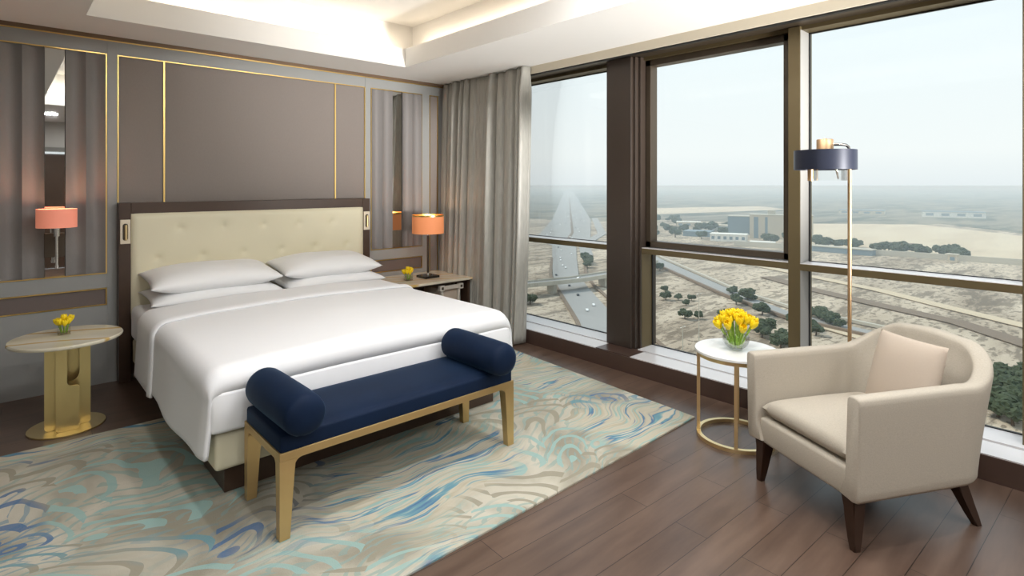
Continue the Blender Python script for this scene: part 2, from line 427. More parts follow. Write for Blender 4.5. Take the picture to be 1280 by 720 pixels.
# ---- headboard wall panelling
PX = YW
def field_gold(bm, x0, x1, z0, z1, w_=0.008, y=PX, sides='lrtb'):
    if 't' in sides: box(bm, x0 - w_, x1 + w_, y - 0.006, y + 0.01, z1, z1 + w_)
    if 'b' in sides: box(bm, x0 - w_, x1 + w_, y - 0.006, y + 0.01, z0 - w_, z0)
    if 'l' in sides: box(bm, x0 - w_, x0, y - 0.006, y + 0.01, z0, z1)
    if 'r' in sides: box(bm, x1, x1 + w_, y - 0.006, y + 0.01, z0, z1)
LP0 = -0.007
bm = bmesh.new()   # grey rails and stiles
box(bm, XL, 3.86, PX, PX + 0.03, 2.545, 2.65)                          # top rail
box(bm, 0.611, 0.674, PX - 0.004, PX + 0.03, 0, 2.65, bev=0.002)       # stiles
box(bm, 2.795, 2.855, PX - 0.004, PX + 0.03, 0, 2.65, bev=0.002)
box(bm, 3.490, 3.588, PX, PX + 0.03, 0, 2.545)
box(bm, 3.705, 3.86, PX, PX + 0.03, 0, 2.545)
for a, b in ((-0.61, 0.611), (2.855, 3.490)):
    box(bm, a, b, PX, PX + 0.03, 0.737, 0.845)
    box(bm, a, b, PX, PX + 0.03, 0, 0.602)
box(bm, LP0 - 0.07, LP0 - 0.008, PX - 0.004, PX + 0.03, 0, 2.65)
box(bm, 3.588, 3.705, PX, PX + 0.03, 0, 0.05)
box(bm, XL, -0.61, PX, PX + 0.03, 0, 2.545)
struct(obj('trim_1', bm, M['panel_grey']))
bm = bmesh.new()   # the wide taupe field and the narrow one by the curtain
box(bm, 0.674, 2.795, PX + 0.006, PX + 0.03, 0.0, 2.545); box(bm, 3.588, 3.705, PX + 0.006, PX + 0.03, 0.05, 2.545)
struct(obj('trim_2', bm, M['textile']))
bm = bmesh.new()
for a, b in ((LP0, 0.601), (2.863, 3.482), (-0.6, -0.085)):
    box(bm, a, b, PX + 0.006, PX + 0.03, 0.612, 0.728)
struct(obj('trim_3', bm, M['inset']))
bm = bmesh.new()   # gold fillets
field_gold(bm, LP0, 0.601, 0.853, 2.538); field_gold(bm, LP0, 0.601, 0.612, 0.728)
field_gold(bm, 0.684, 2.785, 0.05, 2.538); field_gold(bm, 2.865, 3.482, 0.853, 2.538); field_gold(bm, 2.865, 3.482, 0.612, 0.728)
field_gold(bm, 3.596, 3.697, 0.06, 2.538)
for x in (0.992, 2.467): box(bm, x - 0.006, x + 0.006, PX - 0.006, PX + 0.01, 0.05, 2.538)
box(bm, XL, 3.86, PX - 0.008, PX + 0.02, 2.645, 2.653); box(bm, 3.806, 3.814, PX - 0.006, PX + 0.02, 0, 2.65)
struct(obj('trim_4', bm, M['gold']))
struct(obj('trim_5', nb(XL, 3.86, PX - 0.018, PX + 0.03, 2.653, H), M['cornice']))

def concave(x0, x1, n, skip):
    """each flute is a shallow scoop: it rises towards its right-hand edge, then steps back"""
    wd = (x1 - x0) / n; bm = bmesh.new()
    for i in range(n):
        if i == skip: continue
        a = x0 + i * wd
        pr = [(a + wd * u, PX - 0.010 + 0.034 * math.sin(PI * u)) for u in [k / 16 for k in range(17)]]
        pr = [(p[0], p[1]) for p in pr] + [(a + wd, PX + 0.03), (a, PX + 0.03)]
        prism(bm, pr, 'z', 0.853, 2.538)
    return bm
struct(obj('trim_6', concave(LP0, 0.601, 5, 2), M['flute'], auto=35))
struct(obj('trim_7', concave(2.865, 3.482, 5, 2), M['flute'], auto=35))
struct(obj('trim_8', concave(-0.6, -0.09, 4, 9), M['flute'], auto=35))
wl = 0.608 / 5
tag(obj('wall_mirror', nb(LP0 + 2 * wl + 0.002, LP0 + 3 * wl - 0.002, PX + 0.004, PX + 0.02, 0.855, 2.536, bev=0.002), M['mirror']),
    'tall narrow mirror strip behind the coral wall sconce, set between grey flutes', 'mirror')
wr = 0.617 / 5
tag(obj('wall_mirror', nb(2.865 + 2 * wr + 0.002, 2.865 + 3 * wr - 0.002, PX + 0.004, PX + 0.02, 0.855, 2.536, bev=0.002), M['mirror']),
    'tall narrow mirror strip left of the orange table lamp, beside the curtain', 'mirror')

# ---- window wall
ZS = 0.136; GX = 4.20; FX = 4.045
struct(obj('baseboard_right', nb(3.766, 3.7743, YB, 4.9, 0.0, ZS - 0.006), M['plinth']))
bm = bmesh.new()
box(bm, 3.7745, 3.965, YB, 2.715, ZS - 0.05, ZS); box(bm, 3.7745, 3.965, 3.07, 4.9, ZS - 0.05, ZS)
box(bm, 3.992, GX - 0.004, YB, 2.79, ZS - 0.05, ZS + 0.002); box(bm, 3.992, GX - 0.004, 3.10, 4.9, ZS - 0.05, ZS + 0.002)
struct(obj('trim_9', bm, M['sill']))
bm = bmesh.new(); box(bm, 3.80, 4.25, YB, 4.9, 0.0, ZS - 0.051); box(bm, 3.7745, 3.97, 2.715, 3.07, ZS - 0.05, ZS + 0.001); box(bm, 3.97, GX, 2.79, 3.10, ZS - 0.05, ZS)
struct(obj('trim_10', bm, M['plinth']))
# column between the two first windows
bm = bmesh.new(); box(bm, 3.955, 4.26, 2.835, 3.095, ZS, 2.62, bev=0.004); box(bm, 3.985, 4.26, 2.812, 2.835, ZS, 2.62); box(bm, 4.03, 4.26, 2.79, 2.806, ZS, 2.62)
struct(obj('trim_11', bm, M['column']))
# head: cream fascia under the ceiling edge, dark line, bronze soffit
struct(obj('trim_12', nb(XE - 0.02, XE, YB, YW + 0.03, 2.612, H + 0.1), mat('cream_fascia', srgb(214, 204, 184), 0.6)))
bm = bmesh.new(); box(bm, XE - 0.014, 4.26, YB, YW + 0.03, 2.625, 2.70)
struct(obj('trim_13', bm, M['bronze_dark']))
struct(obj('trim_14', nb(XE + 0.002, XE + 0.03, YB, YW + 0.03, 2.600, 2.626), M['gasket']))
struct(obj('wall_right', nb(3.99, 4.3, 4.66, YW + 0.03, ZS, 2.7), M['wall_plain']))

MUL = [4.25, (3.095, 2.79), (1.585, 1.506), (0.375, 0.295), (-0.835, -0.915), (-2.045, -2.125)]
bays = [(3.10, 4.62), (1.585, 2.79), (0.375, 1.506), (-0.835, 0.295), (-2.045, -0.915)]
for k, (y0, y1) in enumerate(bays):
    bm = bmesh.new()
    # mullion at the right-hand (low y) side of the bay
    if k > 0:
        box(bm, FX, GX + 0.06, y0 - 0.079, y0, ZS, 2.62, bev=0.002)
    wn = struct(obj('window_%d' % (k + 1), bm, M['bronze'])) if k > 0 else struct(obj('window_1', nb(FX, GX + 0.06, 4.62, 4.66, ZS, 2.62), M['bronze']))
    obj('head_rail', nb(FX + 0.03, GX + 0.03, y0, y1, 2.597, 2.625), M['bronze'], wn, local=True)
    obj('transom', nb(FX, GX - 0.006, y0, y1, 0.944, 0.990, bev=0.002), M['bronze'], wn, local=True)
    obj('transom_sky_glint', nb(FX, GX - 0.004, y0, y1, 0.990, 0.994), M['sill'], wn, local=True)  # thin pale strip paints the sky's reflection onto the transom top
    obj('reveal_strip', nb(FX + 0.004, GX - 0.006, y1 - 0.002, y1 + 0.0005, ZS + 0.002, 0.943), M['alu'] if k != 1 else M['bronze'], wn, local=True)
    if k != 1: obj('reveal_strip', nb(FX + 0.004, GX - 0.006, y1 - 0.002, y1 + 0.0005, 0.995, 2.596), M['alu'], wn, local=True)
    bm = bmesh.new()   # black seals against the glass
    for (a, b) in ((ZS, 0.944), (0.99, 2.597)):
        box(bm, GX - 0.006, GX + 0.012, y0, y1, a, a + 0.008); box(bm, GX - 0.006, GX + 0.012, y0, y1, b - 0.008, b)
        box(bm, GX - 0.006, GX + 0.012, y0, y0 + 0.008, a, b); box(bm, GX - 0.006, GX + 0.012, y1 - 0.010, y1, a, b)
    obj('seal', bm, M['gasket'], wn, local=True)
    obj('glass_pane', nb(GX, GX + 0.008, y0, y1, ZS, 0.944), M['glass'], wn, local=True)
    obj('glass_pane', nb(GX, GX + 0.008, y0, y1, 0.99, 2.60), M['glass'], wn, local=True)
    if k == 1:
        bm = bmesh.new(); s = 0.050; a, b = y0 + 0.004, y1 - 0.004
        for (p, q, r_, t_) in ((a, b, 1.0, 1.0 + s), (a, b, 2.595 - s, 2.595), (a, a + s, 1.0, 2.595), (b - s, b, 1.0, 2.595)):
            box(bm, FX + 0.055, GX - 0.001, p, q, r_, t_, bev=0.004)
        obj('sash', bm, M['bronze_dark'], wn, local=True)
# outer facade: keeps daylight out below and above the glass
struct(obj('trim_15', nb(4.2, 4.3, YB, 4.9, -0.3, ZS - 0.021), M['plinth']))
struct(obj('trim_16', nb(3.86, 4.3, YB, YW + 0.15, 2.70, 3.3), M['wall_plain']))
struct(obj('trim_17', nb(XL, 4.3, YB - 0.12, YW + 0.15, 3.25, 3.35), M['wall_plain']))

# ---- downlights added out of view in soffit and tray to brighten the room
dl0 = None
spots = [(0.9, 0.8, UZ), (1.7, 0.8, UZ), (2.5, 0.8, UZ), (0.9, 2.0, UZ), (1.7, 2.0, UZ), (2.5, 2.0, UZ), (-0.6, -0.8, H), (-0.6, 0.0, H), (-1.8, 0.6, H),
         (0.6, -1.0, H), (1.8, -1.0, H), (3.2, -1.0, H), (3.3, 0.0, H), (1.8, -2.0, H), (3.2, -2.0, H)]
ld = bpy.data.lights.new('fill_downlight_lamp', 'AREA'); ld.shape = 'DISK'; ld.size = 0.16; ld.energy = DOWN_P; ld.color = SOFT
for i, (x, y, z) in enumerate(spots):
    lab = 'round recessed downlight added for fill light in the ceiling, above or behind the viewer'
    if dl0 is None:
        r = thing('fill_downlight', lab, 'ceiling light', (x, y, z), group='added recessed downlights')
        bm = bmesh.new(); lathe(bm, [(0.075, -0.004), (0.095, -0.006), (0.098, 0.0), (0.075, 0.0), (0.075, -0.004)], n=32, cap=False)
        ring = obj('trim_ring', bm, M['alu'], r, local=True, smooth=True)
        bm = bmesh.new(); lathe(bm, [(0.0001, -0.002), (0.074, -0.002), (0.074, -0.001), (0.0001, -0.001)], n=32, cap=False)
        lens = obj('lens', bm, M['bulb'], r, local=True)
        dl0 = r
    else:
        r = dl0.copy(); C.objects.link(r); r.location = (x, y, z)
        for ch in (ring, lens):
            c = ch.copy(); C.objects.link(c); c.parent = r
    lo = bpy.data.objects.new('fill_downlight_lamp', ld); C.objects.link(lo); lo.parent = r; lo.location = (0, 0, -0.01)

# ---- uplighter added out of view to brighten the soffit by the windows
ul = thing('fill_uplighter', 'black adjustable fill light on a stand, added out of view behind the viewer', 'floor lamp', (3.35, -1.9, 0))
bm = bmesh.new(); lathe(bm, [(0.001, 0), (0.14, 0), (0.14, 0.015), (0.001, 0.02)], 3.35, -1.9, 32, False); obj('base', bm, M['black'], ul, auto=40)
bm = bmesh.new(); tube(bm, [(3.35, -1.9, 0.015), (3.35, -1.9, 0.86)], 0.012, 12); obj('pole', bm, M['black'], ul, auto=40)
ud = (Vector((3.42, 3.3, 2.68)) - Vector((3.35, -1.9, 0.95))).normalized()
bm = bmesh.new(); c0 = Vector((3.35, -1.9, 0.95)); tube(bm, [c0 - ud * 0.14, c0 - ud * 0.12, c0, c0 + ud * 0.01], [0.05, 0.07, 0.10, 0.10], 28, cap=False); hd = obj('lamp_head', bm, M['black'], ul, auto=40)
hs_ = hd.modifiers.new('s', 'SOLIDIFY'); hs_.thickness = 0.003
usd = bpy.data.lights.new('fill_uplighter_lamp', 'SPOT'); usd.energy = UP_P; usd.spot_size = math.radians(44); usd.spot_blend = 1.0; usd.shadow_soft_size = 0.22; usd.color = (1, 0.98, 0.95)  # added fill spot, no such lamp in view
uso = bpy.data.objects.new('fill_uplighter_lamp', usd); C.objects.link(uso); uso.location = c0 + ud * 0.02; uso.rotation_euler = ud.to_track_quat('-Z', 'Y').to_euler()

# ---- rug
bm = bmesh.new()
prism(bm, [(-1.6, 1.87), (3.365, 1.909), (3.53, 4.205), (-1.6, 4.265)], 'z', 0.0, 0.012)
bmesh.ops.bevel(bm, geom=[e for e in bm.edges if all(v.co.z > 0.01 for v in e.verts)], offset=0.004, segments=1, affect='EDGES')
tag(obj('rug', bm, M['rug']), 'large marbled area rug in beige, aqua and blue under the bed and bench', 'rug')

# ------------------------------------------------------------------ bed
bed = thing('bed', 'king bed with tufted cream headboard in a dark wood frame', 'bed', (1.70, 5.2, 0.012))
HY = 5.215
bm = bmesh.new()
box(bm, 0.672, 0.750, HY - 0.004, PX - 0.012, 0.002, 1.392, bev=0.003); box(bm, 2.712, 2.790, HY - 0.004, PX - 0.012, 0.002, 1.392, bev=0.003)
box(bm, 0.7505, 2.7115, HY - 0.004, PX - 0.012, 1.306, 1.392, bev=0.003); box(bm, 0.7505, 2.7115, HY + 0.05, PX - 0.012, 0.05, 1.306)
obj('headboard_frame', bm, M['dark_wood'], bed)
btn = [(1.735 + 0.322 * i, 1.178) for i in range(-2, 3)] + [(1.735 + 0.322 * (i + 0.5), 0.948) for i in range(-3, 3)] + [(1.735 + 0.322 * i, 0.718) for i in range(-2, 3)]
def padf(u, v):
    x = lerp(0.752, 2.710, u); z = lerp(0.50, 1.304, v)
    e = min(x - 0.752, 2.710 - x, z - 0.50, 1.304 - z)
    y = HY + 0.03 - 0.034 * min(1, e / 0.03) ** 0.5
    for bx, bz in btn:
        r2 = (x - bx) ** 2 + (z - bz) ** 2
        if r2 < 0.05: y += 0.016 * math.exp(-r2 / 0.0011) + 0.006 * math.exp(-r2 / 0.008)
    return Vector((x, y, z))
bm = bmesh.new(); grid(bm, padf, 150, 64)
for s in (0, 1):
    pass
pad = obj('headboard_pad', bm, M['cream'], bed, smooth=True)
sol = pad.modifiers.new('s', 'SOLIDIFY'); sol.thickness = 0.02; sol.offset = -1
b0 = None
for bx, bz in btn:
    if b0 is None:
        bm = bmesh.new(); bmesh.ops.create_uvsphere(bm, u_segments=14, v_segments=8, radius=0.011)
        bmesh.ops.scale(bm, vec=(1, 0.5, 1), verts=bm.verts)
        b0 = obj('tuft_button', bm, M['cream'], pad, smooth=True, local=True); b = b0
    else:
        b = b0.copy(); C.objects.link(b); b.parent = pad
    b.location = Vector((bx, HY + 0.012, bz)) - bed.location
for x in (0.712, 2.751):
    bm = nb(x - 0.033, x + 0.033, HY - 0.014, HY - 0.004, 1.075, 1.262, bev=0.003)
    pl = obj('reading_light', bm, M['white_plate'], bed)
    pl['label'] = 'ivory plate with a slim metal reading light'
    bm = bmesh.new()
    pts = [(x + 0.017 * math.cos(a), 1.215 + 0.017 * math.sin(a)) for a in [PI * k / 10 for k in range(11)]] + [(x + 0.017 * math.cos(a), 1.118 + 0.017 * math.sin(a)) for a in [PI + PI * k / 10 for k in range(11)]]
    prism(bm, pts, 'y', HY - 0.017, HY - 0.013)
    obj('slot', bm, M['bronze_dark'], pl)
    bm = bmesh.new(); tube(bm, [(x + 0.003, HY - 0.022, 1.105), (x + 0.003, HY - 0.022, 1.22)], 0.009, 14)
    obj('light_arm', bm, M['brass'], pl, auto=40)
obj('bed_base', nb(0.815, 2.555, 2.995, 5.20, 0.013, 0.150, bev=0.003), M['dark_wood'], bed)
obj('box_spring', nb(0.757, 2.612, 2.93, 5.205, 0.151, 0.338, bev=0.022, seg=4), M['cream'], bed, auto=50)
obj('mattress', nb(0.742, 2.625, 2.975, 5.195, 0.3385, 0.600, bev=0.05, seg=5), M['linen'], bed, auto=60)

# duvet: one quilted shell (top, foot drop and both side drops) with a turned back cuff
def duvet_mesh():
    bm = bmesh.new()
    X0, X1 = 0.718, 2.650; TZ = 0.640
    def cross(s, y):
        """s 0..1 from left hem over the top to the right hem"""
        hemL = 0.225 + 0.012 * math.sin(y * 5.0) ; hemR = 0.24
        R = 0.085
        sideL = TZ - R - hemL; top = (X1 - X0) - 2 * R; arc = PI / 2 * R; sideR = TZ - R - hemR
        tot = sideL + arc + top + arc + sideR; d_ = s * tot
        if d_ < sideL:
            q = d_ / sideL; return X0 - 0.022 * (1 - q) ** 1.5, hemL + d_, 0
        d_ -= sideL
        if d_ < arc:
            a = d_ / R; return X0 + R - R * math.cos(a), TZ - R + R * math.sin(a), 0
        d_ -= arc
        if d_ < top:
            q = d_ / top; return X0 + R + d_, TZ + 0.024 * math.sin(PI * q), 1
        d_ -= top
        if d_ < arc:
            a = d_ / R; return X1 - R + R * math.sin(a), TZ - R + R * math.cos(a), 0
        d_ -= arc
        return X1 + 0.022 * (d_ / sideR) ** 1.5, TZ - R - d_, 0
    Y0, Y1 = 2.905, 4.60
    RF = 0.10
    ns, ny = 120, 90
    def f(u, v):
        y = lerp(Y0, Y1, v)
        x, z, k = cross(u, y)
        # the foot edge rounds over
        e = y - Y0
        if e < RF:
            dz = RF - math.sqrt(max(0, RF * RF - (RF - e) ** 2))
            if z > 0.50: z -= dz * (z - 0.50) / (TZ - 0.50) * 1.0
            cx = (X0 + X1) / 2; x = cx + (x - cx) * (1 - 0.018 * ((RF - e) / RF) ** 2)
        p = Vector((x, y, z))
        nz = noise.noise(Vector((x * 2.2, y * 2.2, z * 1.3)))
        amp = 0.008 if k else 0.012
        w_ = amp * nz
        if z < 0.52:
            side = -1 if x < 1.5 else 1
            p.x += side * (w_ + 0.006 * math.sin(y * 9 + z * 3) * (0.55 - z) / 0.3)
        else: p.z += w_ * 0.8
        return p
    grid(bm, f, ns, ny)
    # foot drop
    def g(u, v):
        x = lerp(X0 + 0.012, X1 - 0.012, u)
        e = min(x - X0, X1 - x)
        q_ = max(0.0, min(1.0, (x - X0 - 0.085) / (X1 - X0 - 0.17))); ztop = TZ + 0.024 * math.sin(PI * q_); ztop -= 0.10 * (ztop - 0.50) / (TZ - 0.50); ztop += 0.0064 * noise.noise(Vector((x * 2.2, Y0 * 2.2, ztop * 1.3)))
        z = lerp(0.352, ztop, v)
        y = Y0 + 0.006 * (1 - v) * noise.noise(Vector((x * 3, 1.7, z * 4))) - 0.010 * math.sin(PI * v)
        if e < 0.07: y += 0.05 * (1 - math.sqrt(max(0, 1 - (1 - e / 0.07) ** 2)))
        return Vector((x, y, z))
    grid(bm, g, 100, 14)
    return bm
dv = obj('duvet', duvet_mesh(), M['linen'], smooth=True)
tag(dv, 'smooth white duvet spread over the king bed and hanging down its sides', 'duvet')
sm = dv.modifiers.new('s', 'SOLIDIFY'); sm.thickness = 0.018; sm.offset = 0
# folded cuff lying on the duvet at the pillow end
def cuff_mesh():
    bm = bmesh.new(); X0, X1, TZ, R = 0.708, 2.660, 0.655, 0.09
    hemL = 0.215; hemR = 0.25
    def f(u, v):
        y = lerp(4.16, 4.64, v)
        tot = (TZ - R - hemL) + (TZ - R - hemR) + PI * R + (X1 - X0 - 2 * R); d_ = u * tot
        sl = TZ - R - hemL; top = X1 - X0 - 2 * R; arc = PI / 2 * R
        bulge = 0.012 * math.sin(PI * min(1, v * 5)) if v < 0.2 else 0.0
        if d_ < sl: x, z = X0 - 0.020 * (1 - d_ / sl), hemL + d_; x -= bulge
        elif d_ < sl + arc: a = (d_ - sl) / R; x, z = X0 + R - (R + bulge) * math.cos(a), TZ - R + (R + bulge) * math.sin(a)
        elif d_ < sl + arc + top: q = (d_ - sl - arc); x, z = X0 + R + q, TZ + 0.024 * math.sin(PI * q / top) + bulge
        elif d_ < sl + 2 * arc + top: a = (d_ - sl - arc - top) / R; x, z = X1 - R + (R + bulge) * math.sin(a), TZ - R + (R + bulge) * math.cos(a)
        else: q = d_ - sl - 2 * arc - top; x, z = X1 + 0.02 * q, TZ - R - q; x += bulge
        w_ = 0.008 * noise.noise(Vector((x * 2.2, y * 2.2, z * 1.3)))
        y += -0.06 * math.exp(-((x - 0.7) / 0.18) ** 2) * (1 if v < 0.5 else 0.3) if True else 0
        z2 = z + (w_ if z > 0.5 else 0)
        # the fold slants forward down the side
        if z < TZ - 0.05 and x < 1.5: y -= 0.12 * (TZ - 0.05 - z) * (1 - v)
        return Vector((x, y, z2))
    grid(bm, f, 130, 30)
    return bm
cf = obj('cuff', cuff_mesh(), M['linen'], dv, smooth=True, local=True)
sm = cf.modifiers.new('s', 'SOLIDIFY'); sm.thickness = 0.012; sm.offset = 0

# pillows
def pillow_mesh(wd, dp, ht, seed):
    bm = bmesh.new()
    def f(side):
        def g(u, v):
            a, b = 2 * u - 1, 2 * v - 1
            px = a * wd / 2 * (1 - 0.05 * (1 - b * b)); py = b * dp / 2 * (1 - 0.07 * (1 - a * a))
            # corners flare into short points
            h = (max(0, 1 - abs(a) ** 3.4) ** 0.62) * (max(0, 1 - abs(b) ** 3.0) ** 0.60)
            n_ = noise.noise(Vector((a * 1.8 + seed, b * 1.8, side))) * 0.012 * h
            return Vector((px, py, side * (h * ht / 2) + n_ + 0.004 * side * 0))
        return g
    grid(bm, f(1), 50, 34); grid(bm, f(-1), 50, 34)
    bmesh.ops.remove_doubles(bm, verts=bm.verts, dist=0.0012)
    return bm
def place_pillow(x, y, z, tilt, rz, seed, label, ht=0.17, wd=0.98, dp=0.50):
    o = obj('pillow', pillow_mesh(wd, dp, ht, seed), M['pillow'], smooth=True)
    o.location = (x, y, z); o.rotation_euler = (math.radians(tilt), 0, math.radians(rz))
    tag(o, label, 'pillow', 'white pillows against the headboard')
place_pillow(1.270, 4.93, 0.678, 4, 0, 1.0, 'flattened white pillow at the bottom of the left-hand stack', 0.15, 0.96, 0.52)
place_pillow(2.215, 4.93, 0.678, 4, 0, 5.0, 'flattened white pillow at the bottom of the right-hand stack', 0.15, 0.92, 0.52)
place_pillow(1.265, 4.955, 0.805, 7, 0.6, 9.0, 'plump white pillow on top of the left-hand stack', 0.195, 0.95, 0.52)
place_pillow(2.205, 4.965, 0.805, 7, -0.6, 13.0, 'plump white pillow on top of the right-hand stack', 0.195, 0.91, 0.52)

# ------------------------------------------------------------------ bench
bench = thing('bench', 'navy velvet bench on a gold frame at the foot of the bed', 'bench', (1.548, 2.65, 0.012))
BX0, BX1, BY0, BY1, BZ = 0.875, 2.222, 2.42, 2.885, 0.386
def bench_leg(x, y, sx, sy):
    bm = bmesh.new(); z0 = 0.013
    tw, bw = 0.066, 0.044      # width at top and foot
    # leg tapering from its inner faces
    zt = BZ - 0.036
    def ring(z, wd, dd): return [bm.verts.new(p) for p in ((x, y, z), (x + sx * wd, y, z), (x + sx * wd, y + sy * dd, z), (x, y + sy * dd, z))]
    R = [ring(z0, bw, 0.040), ring(lerp(z0, zt, .5), lerp(bw, tw, .5), 0.044), ring(zt - 0.03, tw, 0.050), ring(zt, tw + 0.004, 0.052)]
    for a, b in zip(R, R[1:]):
        for i in range(4):
            bm.faces.new((a[i], a[(i + 1) % 4], b[(i + 1) % 4], b[i]))
    bm.faces.new(R[0]); bm.faces.new(R[-1])
    # curved brackets into the rails
    r = 0.034
    for ax in ('x', 'y'):
        pts = [(0, 0), (r, 0)] + [(r - r * math.sin(PI / 2 * k / 6), -r + r * math.cos(PI / 2 * k / 6)) for k in range(1, 7)]
        if ax == 'x':
            prism(bm, [(x + sx * (tw - 0.001 + p[0]), zt + p[1]) for p in pts], 'y', y + sy * 0.001, y + sy * 0.036)
        else:
            prism(bm, [(y + sy * (0.050 + p[0]), zt + p[1]) for p in pts], 'x', x + sx * 0.001, x + sx * 0.036)
    return bm
for x, sx in ((BX0, 1), (BX1, -1)):
    for y, sy in ((BY0, 1), (BY1, -1)):
        obj('leg', bench_leg(x, y, sx, sy), M['bench_gold'], bench)
bm = bmesh.new()
z0, z1 = BZ - 0.036, BZ
box(bm, BX0, BX1, BY0, BY0 + 0.036, z0, z1, bev=0.002); box(bm, BX0, BX1, BY1 - 0.036, BY1, z0, z1, bev=0.002)
box(bm, BX0, BX0 + 0.036, BY0 + 0.036, BY1 - 0.036, z0, z1); box(bm, BX1 - 0.036, BX1, BY0 + 0.036, BY1 - 0.036, z0, z1)
obj('seat_frame', bm, M['bench_gold'], bench)
bm = nb(BX0 + 0.006, BX1 - 0.006, BY0 + 0.006, BY1 - 0.006, BZ - 0.03, BZ + 0.070, bev=0.014, seg=4)
def pf(u, v):
    a, b = 2 * u - 1, 2 * v - 1
    x, y = lerp(BX0 + 0.012, BX1 - 0.012, u), lerp(BY0 + 0.012, BY1 - 0.012, v)
    z = BZ + 0.066 + 0.020 * (max(0, 1 - abs(a) ** 14) * max(0, 1 - abs(b) ** 5)) ** 0.5
    return Vector((x, y, z))
grid(bm, pf, 60, 24)
obj('seat_cushion', bm, M['navy'], bench, auto=50)
def bolster(cx, yc, zc, L, R, rz, label, seed):
    bm = bmesh.new()
    prof = [(0.004, -L / 2 - 0.008), (0.03, -L / 2 - 0.009), (R * 0.62, -L / 2 - 0.004), (R * 0.86, -L / 2 + 0.006), (R * 0.96, -L / 2 + 0.020), (R, -L / 2 + 0.042), (R * 1.015, -L / 4), (R * 1.02, 0), (R * 1.015, L / 4),
            (R, L / 2 - 0.042), (R * 0.96, L / 2 - 0.020), (R * 0.86, L / 2 - 0.006), (R * 0.62, L / 2 + 0.004), (0.03, L / 2 + 0.009), (0.004, L / 2 + 0.008)]
    lathe(bm, prof, n=40)
    for v in bm.verts:
        v.co.x, v.co.y = v.co.x * (1 + 0.02 * noise.noise(v.co * 9 + Vector((seed, 0, 0)))), v.co.y * (1 + 0.02 * noise.noise(v.co * 9))
        if v.co.x < -R * 0.86: v.co.x = -R * 0.86 + (v.co.x + R * 0.86) * 0.3
    # roll so that the flattened side (-x) points down, axis along y
    for v in bm.verts: v.co = Vector((v.co.y, v.co.z, v.co.x))
    o = obj('bolster', bm, M['navy'], smooth=True); o.location = (cx, yc, zc); o.rotation_euler = (0, 0, rz)
    tag(o, label, 'bolster cushion')
bolster(0.958, 2.600, 0.548, 0.52, 0.092, math.radians(1), 'round navy velvet bolster on the left end of the bench', 3)
bolster(2.085, 2.590, 0.548, 0.52, 0.092, math.radians(0), 'round navy velvet bolster on the right end of the bench', 8)

# ------------------------------------------------------------------ tulips and vases
def tulip_parts(bloom_h, rad, stem_pts, droop, name_root_label, group, loc, rz, first=[None]):
    pass
def make_tulip(label, group, base, top, size):
    """a tulip whose stem runs from base to top"""
    b, t = Vector(base), Vector(top)
    r = thing('tulip', label, 'flower', base, group=group)
    mid = (b + t) / 2 + Vector((0, 0, (t - b).length * 0.10))
    bm = bmesh.new(); pts = [b * (1 - k) ** 2 + mid * 2 * k * (1 - k) + t * k * k for k in [i / 6 for i in range(7)]]
    tube(bm, pts, size * 0.11, 6)
    obj('stem', bm, M['stem'], r, smooth=True)
    dr_ = (pts[-1] - pts[-2]).normalized(); q = dr_.to_track_quat('Z', 'Y').to_matrix().to_4x4()
    bm = bmesh.new()
    a0 = random.random() * 6
    for layer, (np_, ro) in enumerate(((3, 0.92), (3, 1.0))):
        for k in range(np_):
            a = a0 + 2 * PI * k / np_ + layer * PI / 3
            def f(u, v, a=a, ro=ro):
                h = v; wv = (u - 0.5) * 2
                half = 0.95 * math.sin(PI * min(1, 0.12 + h * 0.80)) ** 0.8 * (1 if h < 0.8 else (1 - (h - 0.8) / 0.2 * 0.85))
                rr = ro * size * 0.52 * math.sin(PI * (0.10 + 0.62 * h)) ** 0.8 * (1 - 0.06 * wv * wv)
                ang = a + wv * half * 1.05
                return Vector((rr * math.cos(ang), rr * math.sin(ang), size * 1.35 * h - (0.02 * size if abs(wv) > .9 else 0)))
            grid(bm, f, 7, 9)
    bmesh.ops.transform(bm, matrix=Matrix.Translation(t - dr_ * size * 0.05) @ q, verts=bm.verts)
    o = obj('bloom', bm, M['tulip'], r, smooth=True)
    sl = o.modifiers.new('s', 'SOLIDIFY'); sl.thickness = size * 0.03
    return r

# ------------------------------------------------------------------ white side table with round vase
TX, TY, TR, TZT = 3.305, 1.595, 0.243, 0.534
st = thing('side_table', 'small round side table with white marble top and brass hoop base', 'side table', (TX, TY, 0))
bm = bmesh.new(); lathe(bm, [(0.001, TZT - 0.018), (TR - 0.003, TZT - 0.018), (TR, TZT - 0.015), (TR, TZT - 0.003), (TR - 0.003, TZT), (0.001, TZT)], TX, TY, 72, False)
obj('tabletop', bm, M['marble'], st, auto=40)
bm = bmesh.new(); lathe(bm, [(TR - 0.036, TZT - 0.040), (TR - 0.012, TZT - 0.040), (TR - 0.012, TZT - 0.0185), (TR - 0.036, TZT - 0.0185), (TR - 0.036, TZT - 0.040)], TX, TY, 72, False)
obj('top_ring', bm, M['brass'], st, auto=40)
bm = bmesh.new(); lathe(bm, [(TR - 0.034, 0.0), (TR - 0.010, 0.0), (TR - 0.010, 0.022), (TR - 0.034, 0.022), (TR - 0.034, 0.0)], TX, TY, 72, False)
obj('base_ring', bm, M['brass'], st, auto=40)
